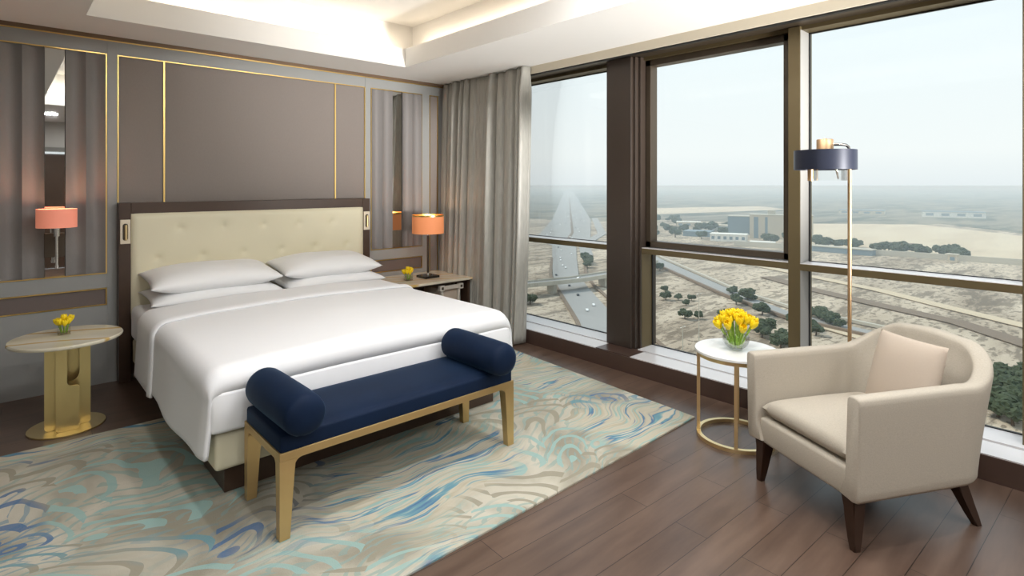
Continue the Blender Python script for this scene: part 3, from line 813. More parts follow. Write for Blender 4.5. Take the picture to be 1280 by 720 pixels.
# posts where the photo shows them: far left, front, right and back
va = math.atan2(-TY, -TX)
for a in (va - 1.50, va - 0.02, va + 1.55, va + 3.12):
    x, y = TX + (TR - 0.022) * math.cos(a), TY + (TR - 0.022) * math.sin(a)
    bm = bmesh.new(); box(bm, -0.010, 0.010, -0.010, 0.010, 0.022, TZT - 0.040, bev=0.001)
    bmesh.ops.transform(bm, matrix=Matrix.Translation((x, y, 0)) @ Matrix.Rotation(a, 4, 'Z'), verts=bm.verts)
    obj('leg', bm, M['brass'], st)

def lathe_obj(name, prof, cx, cy, m, parent, n=48):
    bm = bmesh.new(); lathe(bm, prof, cx, cy, n, False); return obj(name, bm, m, parent, smooth=True)
VX, VY = 3.287, 1.592
v = thing('vase', 'round clear glass vase of tulips on the white marble side table', 'vase', (VX, VY, TZT))
VR = 0.078
outer = [(0.001, TZT + 0.001), (0.035, TZT + 0.001)] + [(VR * math.sin(a), TZT + 0.072 - 0.072 * math.cos(a)) for a in [0.5 + k * (2.45 - 0.5) / 14 for k in range(15)]]
inner = [(r - 0.004, z + (0.004 if i == 0 else 0)) for i, (r, z) in reversed(list(enumerate(outer[2:])))]
lathe_obj('bowl', outer + inner + [(0.001, TZT + 0.008)], VX, VY, M['vase_glass'], v)
wz = TZT + 0.085
lathe_obj('water', [(0.001, TZT + 0.012)] + [((VR - 0.006) * math.sin(a), TZT + 0.072 - 0.066 * math.cos(a)) for a in [0.5 + k * 1.25 / 8 for k in range(9)]] + [(0.001, TZT + 0.072 - 0.066 * math.cos(1.75))], VX, VY, M['water'], v)
tl = 'yellow tulip bunched in the round glass vase on the white side table'
random.seed(11)
heads = []
for ring_r, nn, hz in ((0.0, 1, 0.226), (0.038, 5, 0.216), (0.074, 8, 0.198), (0.102, 8, 0.172)):
    for k in range(nn):
        a = 2 * PI * k / nn + ring_r * 31
        heads.append((ring_r * math.cos(a), ring_r * math.sin(a), hz + random.uniform(-0.008, 0.010)))
for hx, hy, hz in heads:
    make_tulip(tl, 'tulips in the round vase', (VX + hx * 0.28, VY + hy * 0.28, TZT + 0.016), (VX + hx * 0.92, VY + hy * 0.92, TZT + hz - 0.032), 0.044)

def cube_vase(cx, cy, z, s, label, tlabel, tgroup, seed, rot=0.3):
    v = thing('vase', label, 'vase', (cx, cy, z))
    bm = bmesh.new()
    h = s * 1.05; t_ = 0.004; q = s / 2
    z += 0.0006
    box(bm, cx - q, cx + q, cy - q, cy + q, z, z + 0.006)
    for a in ((-q, q, -q, -q + t_), (-q, q, q - t_, q), (-q, -q + t_, -q + t_, q - t_), (q - t_, q, -q + t_, q - t_)):
        box(bm, cx + a[0], cx + a[1], cy + a[2], cy + a[3], z + 0.006, z + h)
    obj('glass_cube', bm, M['vase_glass'], v)
    obj('water', nb(cx - q + t_, cx + q - t_, cy - q + t_, cy + q - t_, z + 0.007, z + h * 0.6), M['water'], v)
    random.seed(seed)
    for k, (hx, hy, hz) in enumerate(((-0.030, -0.022, 0.092), (0.030, -0.020, 0.096), (0.0, 0.012, 0.112), (-0.042, 0.024, 0.088), (0.045, 0.022, 0.102), (0.002, -0.036, 0.086))):
        f_ = s / 0.07
        make_tulip(tlabel, tgroup, (cx + hx * 0.35 * f_, cy + hy * 0.35 * f_, z + 0.010), (cx + hx * 0.72 * f_, cy + hy * 0.72 * f_, z + hz * f_ - 0.020), 0.038 * f_)

# ------------------------------------------------------------------ left bedside table
LX, LY, LZT, LR = 0.313, 4.53, 0.572, 0.293
lt = thing('bedside_table', 'round bedside table with veined marble top and gold slotted base', 'bedside table', (LX, LY, 0))
bm = bmesh.new(); lathe(bm, [(0.001, LZT - 0.022), (LR - 0.006, LZT - 0.022), (LR, LZT - 0.014), (LR, LZT - 0.006), (LR - 0.005, LZT), (0.001, LZT)], LX, LY, 80, False)
obj('tabletop', bm, M['onyx'], lt, auto=40)
bm = bmesh.new(); lathe(bm, [(0.001, 0.0), (0.198, 0.0), (0.200, 0.004), (0.199, 0.009), (0.001, 0.010)], LX, LY, 72, False)
obj('base_plate', bm, M['table_gold'], lt, auto=40)
def round_rect(x0, x1, z0, z1, r):
    P = []
    for cx_, cz_, a0 in ((x1 - r, z1 - 0.001, None), (x0 + r, z1 - 0.001, None)):
        pass
    P += [(x1, z1), (x0, z1)]
    for k in range(7): a = PI + PI / 2 * k / 6; P.append((x0 + r + r * math.cos(a), z0 + r + r * math.sin(a)))
    for k in range(7): a = 1.5 * PI + PI / 2 * k / 6; P.append((x1 - r + r * math.cos(a), z0 + r + r * math.sin(a)))
    return P
# three curved shields standing round the axis, each with rounded lower corners; the front one is notched
def shield(bm, ang, half, r0, r1, poly_uv):
    """poly in (s along tangent, z), extruded radially r0..r1 about the table axis in direction ang"""
    c, s_ = math.cos(ang), math.sin(ang)
    tx, ty = -s_, c
    A = [bm.verts.new((LX + c * r0 + tx * p[0], LY + s_ * r0 + ty * p[0], p[1])) for p in poly_uv]
    B = [bm.verts.new((LX + c * r1 + tx * p[0], LY + s_ * r1 + ty * p[0], p[1])) for p in poly_uv]
    n_ = len(poly_uv)
    for i in range(n_):
        j = (i + 1) % n_; bm.faces.new((A[i], A[j], B[j], B[i]))
    bm.faces.new(A); bm.faces.new(B)
cam_ang = math.atan2(-LY, -LX)
zt = LZT - 0.023; zb = 0.0105
bm = bmesh.new(); shield(bm, cam_ang, 0, 0.050, 0.062, round_rect(-0.110, 0.0, zb, zt, 0.022)); obj('column_plate', bm, M['table_gold'], lt)
# front plate: narrow above, wider with a rounded shoulder below
r = 0.02; x0, x1, xn, zn = -0.055, 0.062, 0.0, 0.285
P = [(xn, zt), (x0, zt)] + [(x0 + r + r * math.cos(a), zb + r + r * math.sin(a)) for a in [PI + PI / 2 * k / 6 for k in range(7)]] + \
    [(x1 - r + r * math.cos(a), zb + r + r * math.sin(a)) for a in [1.5 * PI + PI / 2 * k / 6 for k in range(7)]] + \
    [(x1 - r + r * math.cos(a), zn - r + r * math.sin(a)) for a in [PI / 2 * k / 6 for k in range(7)]] + \
    [(xn + 0.025 + 0.025 * math.cos(a), zn + 0.025 + 0.025 * math.sin(a)) for a in [1.5 * PI - PI / 2 * k / 6 for k in range(7)]]
bm = bmesh.new(); shield(bm, cam_ang, 0, 0.108, 0.120, P); obj('column_plate', bm, M['table_gold'], lt)
bm = bmesh.new()
xs0, xs1, zc = 0.060, 0.118, 0.335
P = [(0.118, zt), (0.062, zt), (0.062, 0.345)] + [(0.062 - 0.055 + 0.055 * math.cos(a), 0.345 + 0.055 * math.sin(a)) for a in [-PI / 2 * k / 8 for k in range(1, 9)]] + [(0.005, 0.26), (0.035, zb)] + \
    [(0.118 - 0.02 + 0.02 * math.cos(a), zb + 0.02 + 0.02 * math.sin(a)) for a in [1.5 * PI + PI / 2 * k / 6 for k in range(7)]]
shield(bm, cam_ang, 0, 0.028, 0.040, P); obj('column_plate', bm, M['table_gold'], lt)
bm = bmesh.new(); shield(bm, cam_ang, 0, -0.060, -0.048, round_rect(-0.085, 0.090, zb, zt, 0.02)); obj('column_plate', bm, M['table_gold'], lt)
cube_vase(0.302, 4.60, LZT, 0.064, 'small square glass vase of tulips on the round bedside table', 'yellow tulip in the small vase on the round bedside table', 'tulips on the round bedside table', 21)

# ------------------------------------------------------------------ sconce
SX, SY = 0.297, 5.13
sc = thing('wall_sconce', 'nickel wall sconce with a coral drum shade above the round bedside table', 'wall lamp', (SX, PX, 1.1))
bm = bmesh.new(); lathe(bm, [(0.112, 1.228), (0.116, 1.228), (0.116, 1.360), (0.112, 1.360), (0.112, 1.228)], SX, SY, 64, False)
obj('lamp_shade', bm, M['shade_pink'], sc, auto=40)
bm = bmesh.new(); lathe(bm, [(0.001, 1.236), (0.111, 1.236), (0.111, 1.239), (0.001, 1.239)], SX, SY, 48, False)
obj('diffuser', bm, mat('ivory_diffuser', (0.9, 0.8, 0.65), 0.6, Emission_Color=(1, 0.75, 0.5, 1), Emission_Strength=0.9), sc)
bm = bmesh.new(); box(bm, SX - 0.062, SX + 0.058, PX - 0.018, PX + 0.003, 1.00, 1.175, bev=0.003)
obj('wall_plate', bm, M['bronze_dark'], sc)
bm = bmesh.new(); tube(bm, [(SX, PX - 0.018, 1.14), (SX, SY + 0.01, 1.14)], 0.010, 12); tube(bm, [(SX, SY, 0.955), (SX, SY, 1.235)], 0.009, 12)
obj('arm', bm, M['chrome'], sc, auto=40)
bm = bmesh.new(); lathe(bm, [(0.001, 1.165), (0.017, 1.165), (0.019, 1.21), (0.019, 1.235), (0.001, 1.235)], SX, SY, 24, False)
obj('socket', bm, M['chrome'], sc, auto=40)
bm = bmesh.new(); lathe(bm, [(0.001, 0.935), (0.012, 0.937), (0.012, 0.958), (0.001, 0.960)], SX, SY, 20, False)
obj('finial', bm, M['chrome'], sc, auto=40)
pl_ = bpy.data.lights.new('sconce_bulb', 'POINT'); pl_.energy = 2.2; pl_.color = (1, 0.72, 0.45); pl_.shadow_soft_size = 0.04
po = bpy.data.objects.new('sconce_bulb', pl_); C.objects.link(po); po.location = (SX, SY, 1.30)

# ------------------------------------------------------------------ right bedside desk with lamp
DZ = 0.558
dk = thing('bedside_desk', 'marble-topped bedside desk with dark wood sides by the curtain', 'desk', (3.2, 5.0, 0))
obj('desktop', nb(2.70, 3.69, 4.66, 5.312, DZ - 0.024, DZ, bev=0.003), M['onyx'], dk)
obj('side_panel', nb(3.655, 3.685, 4.70, 5.31, 0.0, DZ - 0.0245), M['dark_wood'], dk)
obj('side_panel', nb(2.70, 2.735, 4.70, 5.31, 0.0, DZ - 0.0245), M['dark_wood'], dk)
obj('back_panel', nb(2.736, 3.654, 5.29, 5.31, 0.05, DZ - 0.0245), M['dark_wood'], dk)
obj('apron', nb(2.736, 3.654, 4.72, 4.745, DZ - 0.052, DZ - 0.0245), M['leg_wood'], dk)
# stool under the desk
sl_ = thing('stool', 'pale upholstered stool tucked under the marble desk', 'stool', (3.46, 4.75, 0))
bm = nb(3.315, 3.575, 4.735, 5.03, 0.20, 0.475, bev=0.02, seg=3)
for vv in bm.verts:
    k = (0.475 - vv.co.z) / 0.275
    vv.co.x = 3.445 + (vv.co.x - 3.445) * (1 - 0.22 * k)
obj('seat', bm, M['cushion'], sl_, auto=50)
bm = bmesh.new(); box(bm, 3.345, 3.545, 4.700, 4.730, 0.455, 0.495, bev=0.003)
obj('rail', bm, M['stool_frame'], sl_)
for x in (3.325, 3.565):
    bl = obj('corner_block', nb(x - 0.028, x + 0.028, 4.690, 4.735, 0.447, 0.503, bev=0.004), M['stool_frame'], sl_)
    obj('ring_inlay', nb(x - 0.013, x + 0.013, 4.686, 4.692, 0.462, 0.488, bev=0.002), M['bronze_dark'], bl)
for x in (3.335, 3.555):
    for y in (4.72, 5.02):
        bm = bmesh.new(); k = 3.445
        tube(bm, [(x, y, 0.46), (lerp(x, k, 0.12), y, 0.30), (lerp(x, k, 0.16), y, 0.0)], [0.016, 0.014, 0.010], 10)
        obj('leg', bm, M['stool_frame'], sl_, auto=40)

# table lamp
AX, AY = 3.325, 4.955
la = thing('table_lamp', 'table lamp with an orange drum shade on the marble desk', 'table lamp', (AX, AY, DZ))
obj('base', nb(AX - 0.088, AX + 0.088, AY - 0.088, AY + 0.088, DZ + 0.0005, DZ + 0.024, bev=0.003), M['black'], la)
bm = bmesh.new(); box(bm, AX - 0.010, AX + 0.010, AY - 0.007, AY + 0.007, DZ + 0.050, 1.00, bev=0.001)
obj('pole', bm, M['bronze_dark'], la)
bm = bmesh.new(); lathe(bm, [(0.001, DZ + 0.024), (0.013, DZ + 0.024), (0.010, DZ + 0.05), (0.001, DZ + 0.05)], AX, AY, 20, False); obj('ferrule', bm, M['chrome'], la, auto=40); bm = bmesh.new(); lathe(bm, [(0.001, 1.00), (0.010, 1.00), (0.012, 1.03), (0.010, 1.06), (0.001, 1.06)], AX, AY, 20, False)
obj('fitting', bm, M['chrome'], la, auto=40)
obj('switch', nb(AX + 0.035, AX + 0.052, AY - 0.03, AY - 0.013, DZ + 0.024, DZ + 0.034, bev=0.003), M['chrome'], la)
bm = bmesh.new(); lathe(bm, [(0.162, 1.022), (0.166, 1.022), (0.166, 1.214), (0.162, 1.214), (0.162, 1.022)], AX, AY, 64, False)
sh = obj('lamp_shade', bm, M['shade_orange'], la, auto=40)
bm = bmesh.new(); lathe(bm, [(0.001, 1.075), (0.022, 1.08), (0.030, 1.11), (0.022, 1.14), (0.001, 1.15)], AX, AY, 20, False)
obj('bulb', bm, M['bulb'], la, smooth=True)
bm = bmesh.new(); lathe(bm, [(0.1615, 1.200), (0.167, 1.200), (0.167, 1.2165), (0.1615, 1.2165), (0.1615, 1.200)], AX, AY, 64, False)
obj('shade_rim', bm, M['gold'], sh, auto=40)
pl_ = bpy.data.lights.new('table_lamp_bulb', 'POINT'); pl_.energy = 2.2; pl_.color = (1, 0.70, 0.42); pl_.shadow_soft_size = 0.04
po = bpy.data.objects.new('table_lamp_bulb', pl_); C.objects.link(po); po.location = (AX, AY, 1.17)
cube_vase(3.068, 4.93, DZ, 0.070, 'small square glass vase of tulips on the marble desk', 'yellow tulip in the small vase on the marble desk', 'tulips on the marble desk', 33)

# ------------------------------------------------------------------ curtain
def curtain_mesh():
    bm = bmesh.new(); Y0, Y1 = 3.885, 5.29; Zt, Zb = 2.676, 0.015
    N_ = 420; NZ = 40
    phases = []
    random.seed(5)
    # folds widen towards the free edge
    def ph(u): return u * 11.0 + 0.9 * math.sin(u * 7.0) + 0.30 * math.sin(u * 19.0)
    def f(u, v):
        z = lerp(Zb, Zt, v)
        a = 2 * PI * ph(u)
        pinch = sstep(0.90, 1.0, v)
        s = math.sin(a + 0.35 * math.sin(3 * v + u * 6))
        s2 = math.sin(a * 0.5 + 1.3 + 1.1 * v)
        fine = noise.noise(Vector((u * 60, v * 1.5, 0.0)))
        amp = (0.055 - 0.022 * pinch) * (0.75 + 0.35 * math.sin(u * 17 + 1))
        x = lerp(3.668, 3.765, v ** 0.8) + amp * (abs(s) ** 0.75 * (1 if s > 0 else -1)) + 0.009 * s2 + 0.007 * fine
        x += 0.05 * sstep(0.6, 1.0, u) * (1 - v) * 0.6
        y = lerp(Y0, Y1, u) + 0.010 * math.cos(a)
        return Vector((x, y, z))
    grid(bm, f, N_, NZ)
    return bm
cu = obj('curtain', curtain_mesh(), M['curtain'], smooth=True)
tag(cu, 'floor length silky grey curtain gathered in the corner beside the first window', 'curtain')
ss = cu.modifiers.new('s', 'SOLIDIFY'); ss.thickness = 0.003

# ------------------------------------------------------------------ armchair
ch = thing('armchair', 'beige linen tub armchair with dark splayed legs by the window', 'armchair', (2.79, 1.017, 0), math.radians(-118.0))
def chair_path(t):
    """outer plan (x,y) with t 0..1 from the +x arm front round the back to the -x arm front"""
    Wd, D0, D1, R = 0.343, -0.035, 0.735, 0.21
    sa = D1 - R - D0; arc = PI / 2 * R; bk = 2 * (Wd - R)
    tot = 2 * sa + 2 * arc + bk; d_ = t * tot
    if d_ <= sa: return (Wd, D0 + d_), (1, 0), ('a', d_ / sa)
    d_ -= sa
    if d_ <= arc: a = d_ / R; return (Wd - R + R * math.cos(a), D1 - R + R * math.sin(a)), (math.cos(a), math.sin(a)), ('c', a / (PI / 2))
    d_ -= arc
    if d_ <= bk: return (Wd - R - d_, D1), (0, 1), ('b', d_ / bk)
    d_ -= bk
    if d_ <= arc: a = PI / 2 + d_ / R; return (-(Wd - R) + R * math.cos(a), D1 - R + R * math.sin(a)), (math.cos(a), math.sin(a)), ('c', 1 - (a - PI / 2) / (PI / 2))
    d_ -= arc
    return (-Wd, D1 - R - d_), (-1, 0), ('a', 1 - d_ / sa)
def backness(tag_):
    k, q = tag_
    if k == 'a': return 0.0
    if k == 'c': return 0.94 * sstep(0.12, 0.98, q)
    return 0.94 + 0.06 * math.sin(PI * q)
def chair_shell():
    bm = bmesh.new(); NT = 120
    ZB = 0.215
    sec = []
    for i in range(NT):
        (x, y), (nx, ny), tg = chair_path(i / (NT - 1)); bk = backness(tg)
        top = lerp(0.657, 0.810, bk); th = lerp(0.068, 0.088, bk)
        flare = lerp(0.012, 0.070, bk) + (0.022 * math.sin(PI * min(1, tg[1])) if tg[0] == 'c' else 0)
        pts = []
        rb = 0.04; rt = th / 2
        # outer side, rising
        prof = [(-0.030, ZB), (-0.010, ZB + 0.004), (0.0 - 0.002, ZB + 0.02)]
        nseg = 10
        for k in range(nseg + 1):
            q = k / nseg; prof.append((flare * q ** 1.1, lerp(ZB + 0.05, top - rt, q)))
        for k in range(1, 8):
            a = PI * k / 8; ca, sa_ = math.cos(a), math.sin(a); prof.append((flare - rt + rt * math.copysign(abs(ca) ** 0.6, ca), top - rt + rt * sa_ ** 0.6))
        zin = 0.30
        for k in range(nseg + 1):
            q = 1 - k / nseg; inn = lerp(0.02, 0.0, bk); prof.append((flare * q ** 1.1 - th - (1 - q) * lerp(0.0, 0.05, bk), lerp(zin, top - rt, q)))
        prof.append((-th - 0.03, ZB + 0.01))
        sec.append([bm.verts.new((x + nx * o, y + ny * o, z)) for o, z in prof])
    for a, b in zip(sec, sec[1:]):
        n_ = len(a)
        for k in range(n_):
            j = (k + 1) % n_
            bm.faces.new((a[k], a[j], b[j], b[k]))
    # rounded arm fronts
    for s_, sgn in ((sec[0], 1), (sec[-1], -1)):
        c = [v.co.copy() for v in s_]
        cen = sum(c, Vector()) / len(c)
        prev = s_
        for k in range(1, 4):
            q = k / 3
            ring = []
            for co in c:
                dx = co.x - cen.x
                sc_ = math.cos(q * 1.15)
                nx_ = cen.x + dx * (1 - (1 - sc_) * 0.28)
                nz_ = co.z - (0.012 * (1 - sc_) if co.z > 0.4 else -0.012 * (1 - sc_))
                ring.append(bm.verts.new((nx_, co.y - 0.016 * math.sin(q * 1.5), nz_)))
            for i in range(len(c)):
                j = (i + 1) % len(c); bm.faces.new((prev[i], prev[j], ring[j], ring[i]))
            prev = ring
        bm.faces.new(prev)
    return bm
obj('shell', chair_shell(), M['chair'], ch, local=True, auto=60)
bm = nb(-0.282, 0.282, -0.028, 0.66, 0.207, 0.335, bev=0.016, seg=3)
obj('seat_base', bm, M['chair'], ch, local=True, auto=50)
def cushf(top):
    def g(u, v):
        a, b = 2 * u - 1, 2 * v - 1
        w_ = 0.268
        y0, y1 = -0.022, 0.60
        x = a * w_; y = lerp(y0, y1, v)
        e = (max(0, 1 - abs(a) ** 9) * max(0, 1 - abs(b) ** 12)) ** 0.5
        hz = 0.048 * e + (0.016 * (1 - a * a) * (1 - b * b) if top > 0 else 0)
        return Vector((x, y, 0.386 + top * hz))
    return g
bm = bmesh.new(); grid(bm, cushf(1), 44, 44); grid(bm, cushf(-1), 44, 44); bmesh.ops.remove_doubles(bm, verts=bm.verts, dist=0.0008)
obj('seat_cushion', bm, M['chair'], ch, local=True, auto=55)
def chair_leg(x, y, sx, sy, splay):
    bm = bmesh.new()
    def ring(z, cx_, cy_, wx, wy): return [bm.verts.new((cx_ + a * wx, cy_ + b * wy, z)) for a, b in ((-1, -1), (1, -1), (1, 1), (-1, 1))]
    R = []
    for k in range(6):
        q = k / 5; z = 0.215 * (1 - q)
        wd = lerp(0.034, 0.0155, q ** 0.8)
        R.append(ring(z, x + sx * splay * q ** 1.2 * 0.5 - sx * (0.012 * (1 - q)), y + sy * splay * q ** 1.1, wd, wd))
    for a, b in zip(R, R[1:]):
        for i in range(4): bm.faces.new((a[i], a[(i + 1) % 4], b[(i + 1) % 4], b[i]))
    bm.faces.new(R[0]); bm.faces.new(R[-1])
    bmesh.ops.bevel(bm, geom=[e for e in bm.edges if abs(e.verts[0].co.z - e.verts[1].co.z) > 0.01], offset=0.004, segments=2, affect='EDGES')
    return bm
for x, y, sx, sy, sp_ in ((0.285, 0.0, 1, -1, 0.012), (-0.285, 0.0, -1, -1, 0.012), (0.245, 0.60, 1, 1, 0.07), (-0.245, 0.60, -1, 1, 0.07)):
    obj('leg', chair_leg(x, y, sx, sy, sp_), M['leg_wood'], ch, local=True, auto=45)
# loose cushion
def sq_cushion(S, T, seed):
    bm = bmesh.new()
    for sd in (1, -1):
        def g(u, v, sd=sd):
            a, b = 2 * u - 1, 2 * v - 1
            px = a * S / 2 * (1 - 0.035 * (1 - b * b)); pz = b * S / 2 * (1 - 0.035 * (1 - a * a))
            h = (max(0, 1 - abs(a) ** 2.8) * max(0, 1 - abs(b) ** 2.8)) ** 0.55
            return Vector((px, sd * h * T / 2, pz + 0.004 * noise.noise(Vector((a * 3, b * 3, seed))) * h))
        grid(bm, g, 36, 36)
    bmesh.ops.remove_doubles(bm, verts=bm.verts, dist=0.0012)
    return bm
cs = obj('cushion', sq_cushion(0.37, 0.12, 2), M['cushion'], smooth=True)
tag(cs, 'square blush beige cushion leaning against the back of the armchair', 'cushion')
lm = Matrix.Translation((2.79, 1.017, 0)) @ Matrix.Rotation(math.radians(-118.0), 4, 'Z')
cm = lm @ Matrix.Translation((0.072, 0.50, 0.617)) @ Matrix.Rotation(math.radians(-5), 4, 'Z') @ Matrix.Rotation(math.radians(-17), 4, 'X') @ Matrix.Rotation(math.radians(-1), 4, 'Y')
cs.matrix_world = cm; cs.location = cm.to_translation(); cs.rotation_euler = cm.to_euler()

# ------------------------------------------------------------------ floor lamp
PXL, PYL = 3.650, 1.085; CXL, CYL = 3.544, 1.182
fl = thing('floor_lamp', 'slim brass floor lamp with a dark blue metal drum behind the armchair', 'floor lamp', (PXL, PYL, 0))
bm = bmesh.new(); lathe(bm, [(0.001, 0.0), (0.110, 0.0), (0.110, 0.012), (0.104, 0.016), (0.001, 0.018)], PXL, PYL, 48, False)
obj('base', bm, M['rose_brass'], fl, auto=40)
bm = bmesh.new(); tube(bm, [(PXL, PYL, 0.016), (PXL, PYL, 1.70)], 0.0105, 16)
obj('pole', bm, M['rose_brass'], fl, auto=40)
bm = bmesh.new(); dx, dy = CXL - PXL, CYL - PYL
tube(bm, [(PXL, PYL, 1.69), (PXL, PYL, 1.735), (PXL + dx * .05, PYL + dy * .05, 1.752), (PXL + dx * .15, PYL + dy * .15, 1.763), (PXL + dx * .30, PYL + dy * .30, 1.766), (PXL + dx * 0.86, PYL + dy * 0.86, 1.766)], 0.0085, 12)
obj('arm', bm, M['chrome'], fl, smooth=True)
bm = bmesh.new(); lathe(bm, [(0.157, 1.618), (0.163, 1.618), (0.163, 1.731), (0.157, 1.731), (0.157, 1.618)], CXL, CYL, 72, False)
lathe(bm, [(0.001, 1.700), (0.157, 1.700), (0.157, 1.704), (0.001, 1.704)], CXL, CYL, 48, False)
obj('lamp_shade', bm, M['navy_metal'], fl, auto=40)
bm = bmesh.new(); lathe(bm, [(0.001, 1.704), (0.044, 1.704), (0.044, 1.792), (0.042, 1.795), (0.001, 1.795)], CXL, CYL, 40, False); lathe(bm, [(0.001, 1.795), (0.012, 1.795), (0.010, 1.800), (0.001, 1.800)], CXL, CYL, 16, False)
obj('cap', bm, M['rose_brass'], fl, auto=40)
bm = bmesh.new(); lathe(bm, [(0.086, 1.556), (0.090, 1.556), (0.090, 1.700), (0.086, 1.700), (0.086, 1.556)], CXL + 0.02, CYL - 0.018, 56, False)
obj('glass_diffuser', bm, M['vase_glass'], fl, auto=40)
bm = bmesh.new(); tube(bm, [(CXL - 0.062, CYL + 0.056, 1.553), (CXL - 0.062, CYL + 0.056, 1.700)], 0.016, 16)
obj('side_stem', bm, M['rose_brass'], fl, auto=40)
bm = bmesh.new(); tube(bm, [(CXL + 0.03, CYL - 0.03, 1.70), (CXL + 0.05, CYL - 0.045, 1.62), (CXL + 0.058, CYL - 0.052, 1.565)], [0.012, 0.007, 0.004], 10)
obj('reflector', bm, M['chrome'], fl, smooth=True)

# ------------------------------------------------------------------ outside, seen from high up
GZ = -90.0
def ground_mat(name, c1, c2, scrub, s_scale=0.05, thr=(0.58, 0.66), speck=False):
    m = mat(name, c1, 0.95); n = m.node_tree.nodes; L = m.node_tree.links; p = n['Principled BSDF']; p.inputs['Specular IOR Level'].default_value = 0.05
    t = n.new('ShaderNodeTexCoord')
    a = n.new('ShaderNodeTexNoise'); a.inputs['Scale'].default_value = 0.012; a.inputs['Detail'].default_value = 8; a.inputs['Roughness'].default_value = 0.6
    mp = n.new('ShaderNodeMapping'); mp.inputs['Rotation'].default_value = (0, 0, 1.25); mp.inputs['Scale'].default_value = (0.4, 1.6, 1)
    L.new(t.outputs['Object'], mp.inputs[0]); L.new(mp.outputs[0], a.inputs['Vector'])
    b = n.new('ShaderNodeTexNoise'); b.inputs['Scale'].default_value = s_scale; b.inputs['Detail'].default_value = 9; b.inputs['Roughness'].default_value = 0.72
    L.new(mp.outputs[0], b.inputs['Vector'])
    cr = n.new('ShaderNodeValToRGB'); e = cr.color_ramp.elements; e[0].position = 0.4; e[0].color = (*c1, 1); e[1].position = 0.62; e[1].color = (*c2, 1)
    L.new(a.outputs['Fac'], cr.inputs[0])
    c_ = n.new('ShaderNodeValToRGB'); e = c_.color_ramp.elements; e[0].position = thr[0]; e[0].color = (0, 0, 0, 1); e[1].position = thr[1]; e[1].color = (1, 1, 1, 1)
    L.new(b.outputs['Fac'], c_.inputs[0])
    mx = n.new('ShaderNodeMix'); mx.data_type = 'RGBA'; mx.inputs['B'].default_value = (*scrub, 1)
    ml = n.new('ShaderNodeMath'); ml.operation = 'MULTIPLY'; ml.inputs[1].default_value = 0.6 if speck else 0.75
    src = c_.outputs[0]
    if speck:   # single low shrubs, thicker where the ground is darker
        f2 = n.new('ShaderNodeTexNoise'); f2.inputs['Scale'].default_value = 0.22; f2.inputs['Detail'].default_value = 3
        mp3 = n.new('ShaderNodeMapping'); mp3.inputs['Scale'].default_value = (0.7, 1.2, 1); L.new(t.outputs['Object'], mp3.inputs[0]); L.new(mp3.outputs[0], f2.inputs['Vector'])
        r3 = n.new('ShaderNodeValToRGB'); e = r3.color_ramp.elements; e[0].position = 0.56; e[0].color = (0, 0, 0, 1); e[1].position = 0.61; e[1].color = (1, 1, 1, 1)
        L.new(f2.outputs['Fac'], r3.inputs[0])
        mxx = n.new('ShaderNodeMath'); mxx.operation = 'MAXIMUM'; L.new(r3.outputs[0], mxx.inputs[0]); L.new(c_.outputs[0], mxx.inputs[1]); src = mxx.outputs[0]
    L.new(src, ml.inputs[0]); L.new(ml.outputs[0], mx.inputs['Factor']); L.new(cr.outputs[0], mx.inputs['A']); L.new(mx.outputs['Result'], p.inputs['Base Color'])
    return m
M['desert'] = ground_mat('desert_scrub', srgb(200, 186, 166), srgb(164, 150, 132), srgb(72, 62, 52), 0.05, (0.50, 0.57), speck=True)
M['sand'] = ground_mat('pale_sand', srgb(206, 192, 168), srgb(196, 180, 156), srgb(150, 138, 120), 0.02, (0.60, 0.75))
M['plain'] = ground_mat('far_plain', srgb(140, 132, 116), srgb(110, 106, 96), srgb(58, 66, 58), 0.006, (0.49, 0.56))
M['asphalt'] = mat('asphalt', srgb(152, 151, 148), 0.9, vary=0.06, vscale=0.05)
M['track'] = mat('dirt_track', srgb(196, 180, 154), 0.95, vary=0.06, vscale=0.05)
M['darkstrip'] = mat('dark_gravel', srgb(122, 106, 90), 0.95, vary=0.15, vscale=0.08)
M['concrete'] = mat('concrete', srgb(186, 180, 166), 0.8, vary=0.05, vscale=0.1)
M['leaf'] = mat('tree_leaf', srgb(62, 72, 50), 0.9, vary=0.5, vscale=0.9)
M['trunk'] = mat('tree_bark', srgb(84, 68, 52), 0.9)
M['car_white'] = mat('car_paint_white', srgb(236, 236, 234), 0.3)
M['car_dark'] = mat('car_paint_dark', srgb(52, 56, 64), 0.3)
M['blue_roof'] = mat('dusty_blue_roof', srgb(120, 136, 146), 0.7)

def poly(name, pts, z, m, label=None, cat=None, th=0.6):
    bm = bmesh.new(); prism(bm, pts, 'z', z - th, z); return struct(obj(name, bm, m))
bm = bmesh.new(); prism(bm, [(60, -9000), (24000, -9000), (24000, 26000), (-2000, 26000), (-2000, 60), (60, 60)], 'z', GZ - 2, GZ)
struct(obj('ground', bm, M['desert']))
poly('ground_plain', [(1400, 330), (1640, 300), (1330, 60), (1500, -2000), (23000, -6000), (23000, 25000), (3000, 25000), (1000, 1300), (1100, 900), (1300, 800)], GZ + 0.5, M['plain'])
poly('ground_sand_field', [(849, 300), (888, 190), (922, 84), (960, -60), (1257, 60), (1420, 190), (1561, 319), (1406, 497), (1250, 480), (1010, 380)], GZ + 0.9, M['sand'])
poly('ground_sand_far', [(1506, 986), (2161, 847), (2395, 1054), (1900, 1250)], GZ + 0.9, M['sand'])

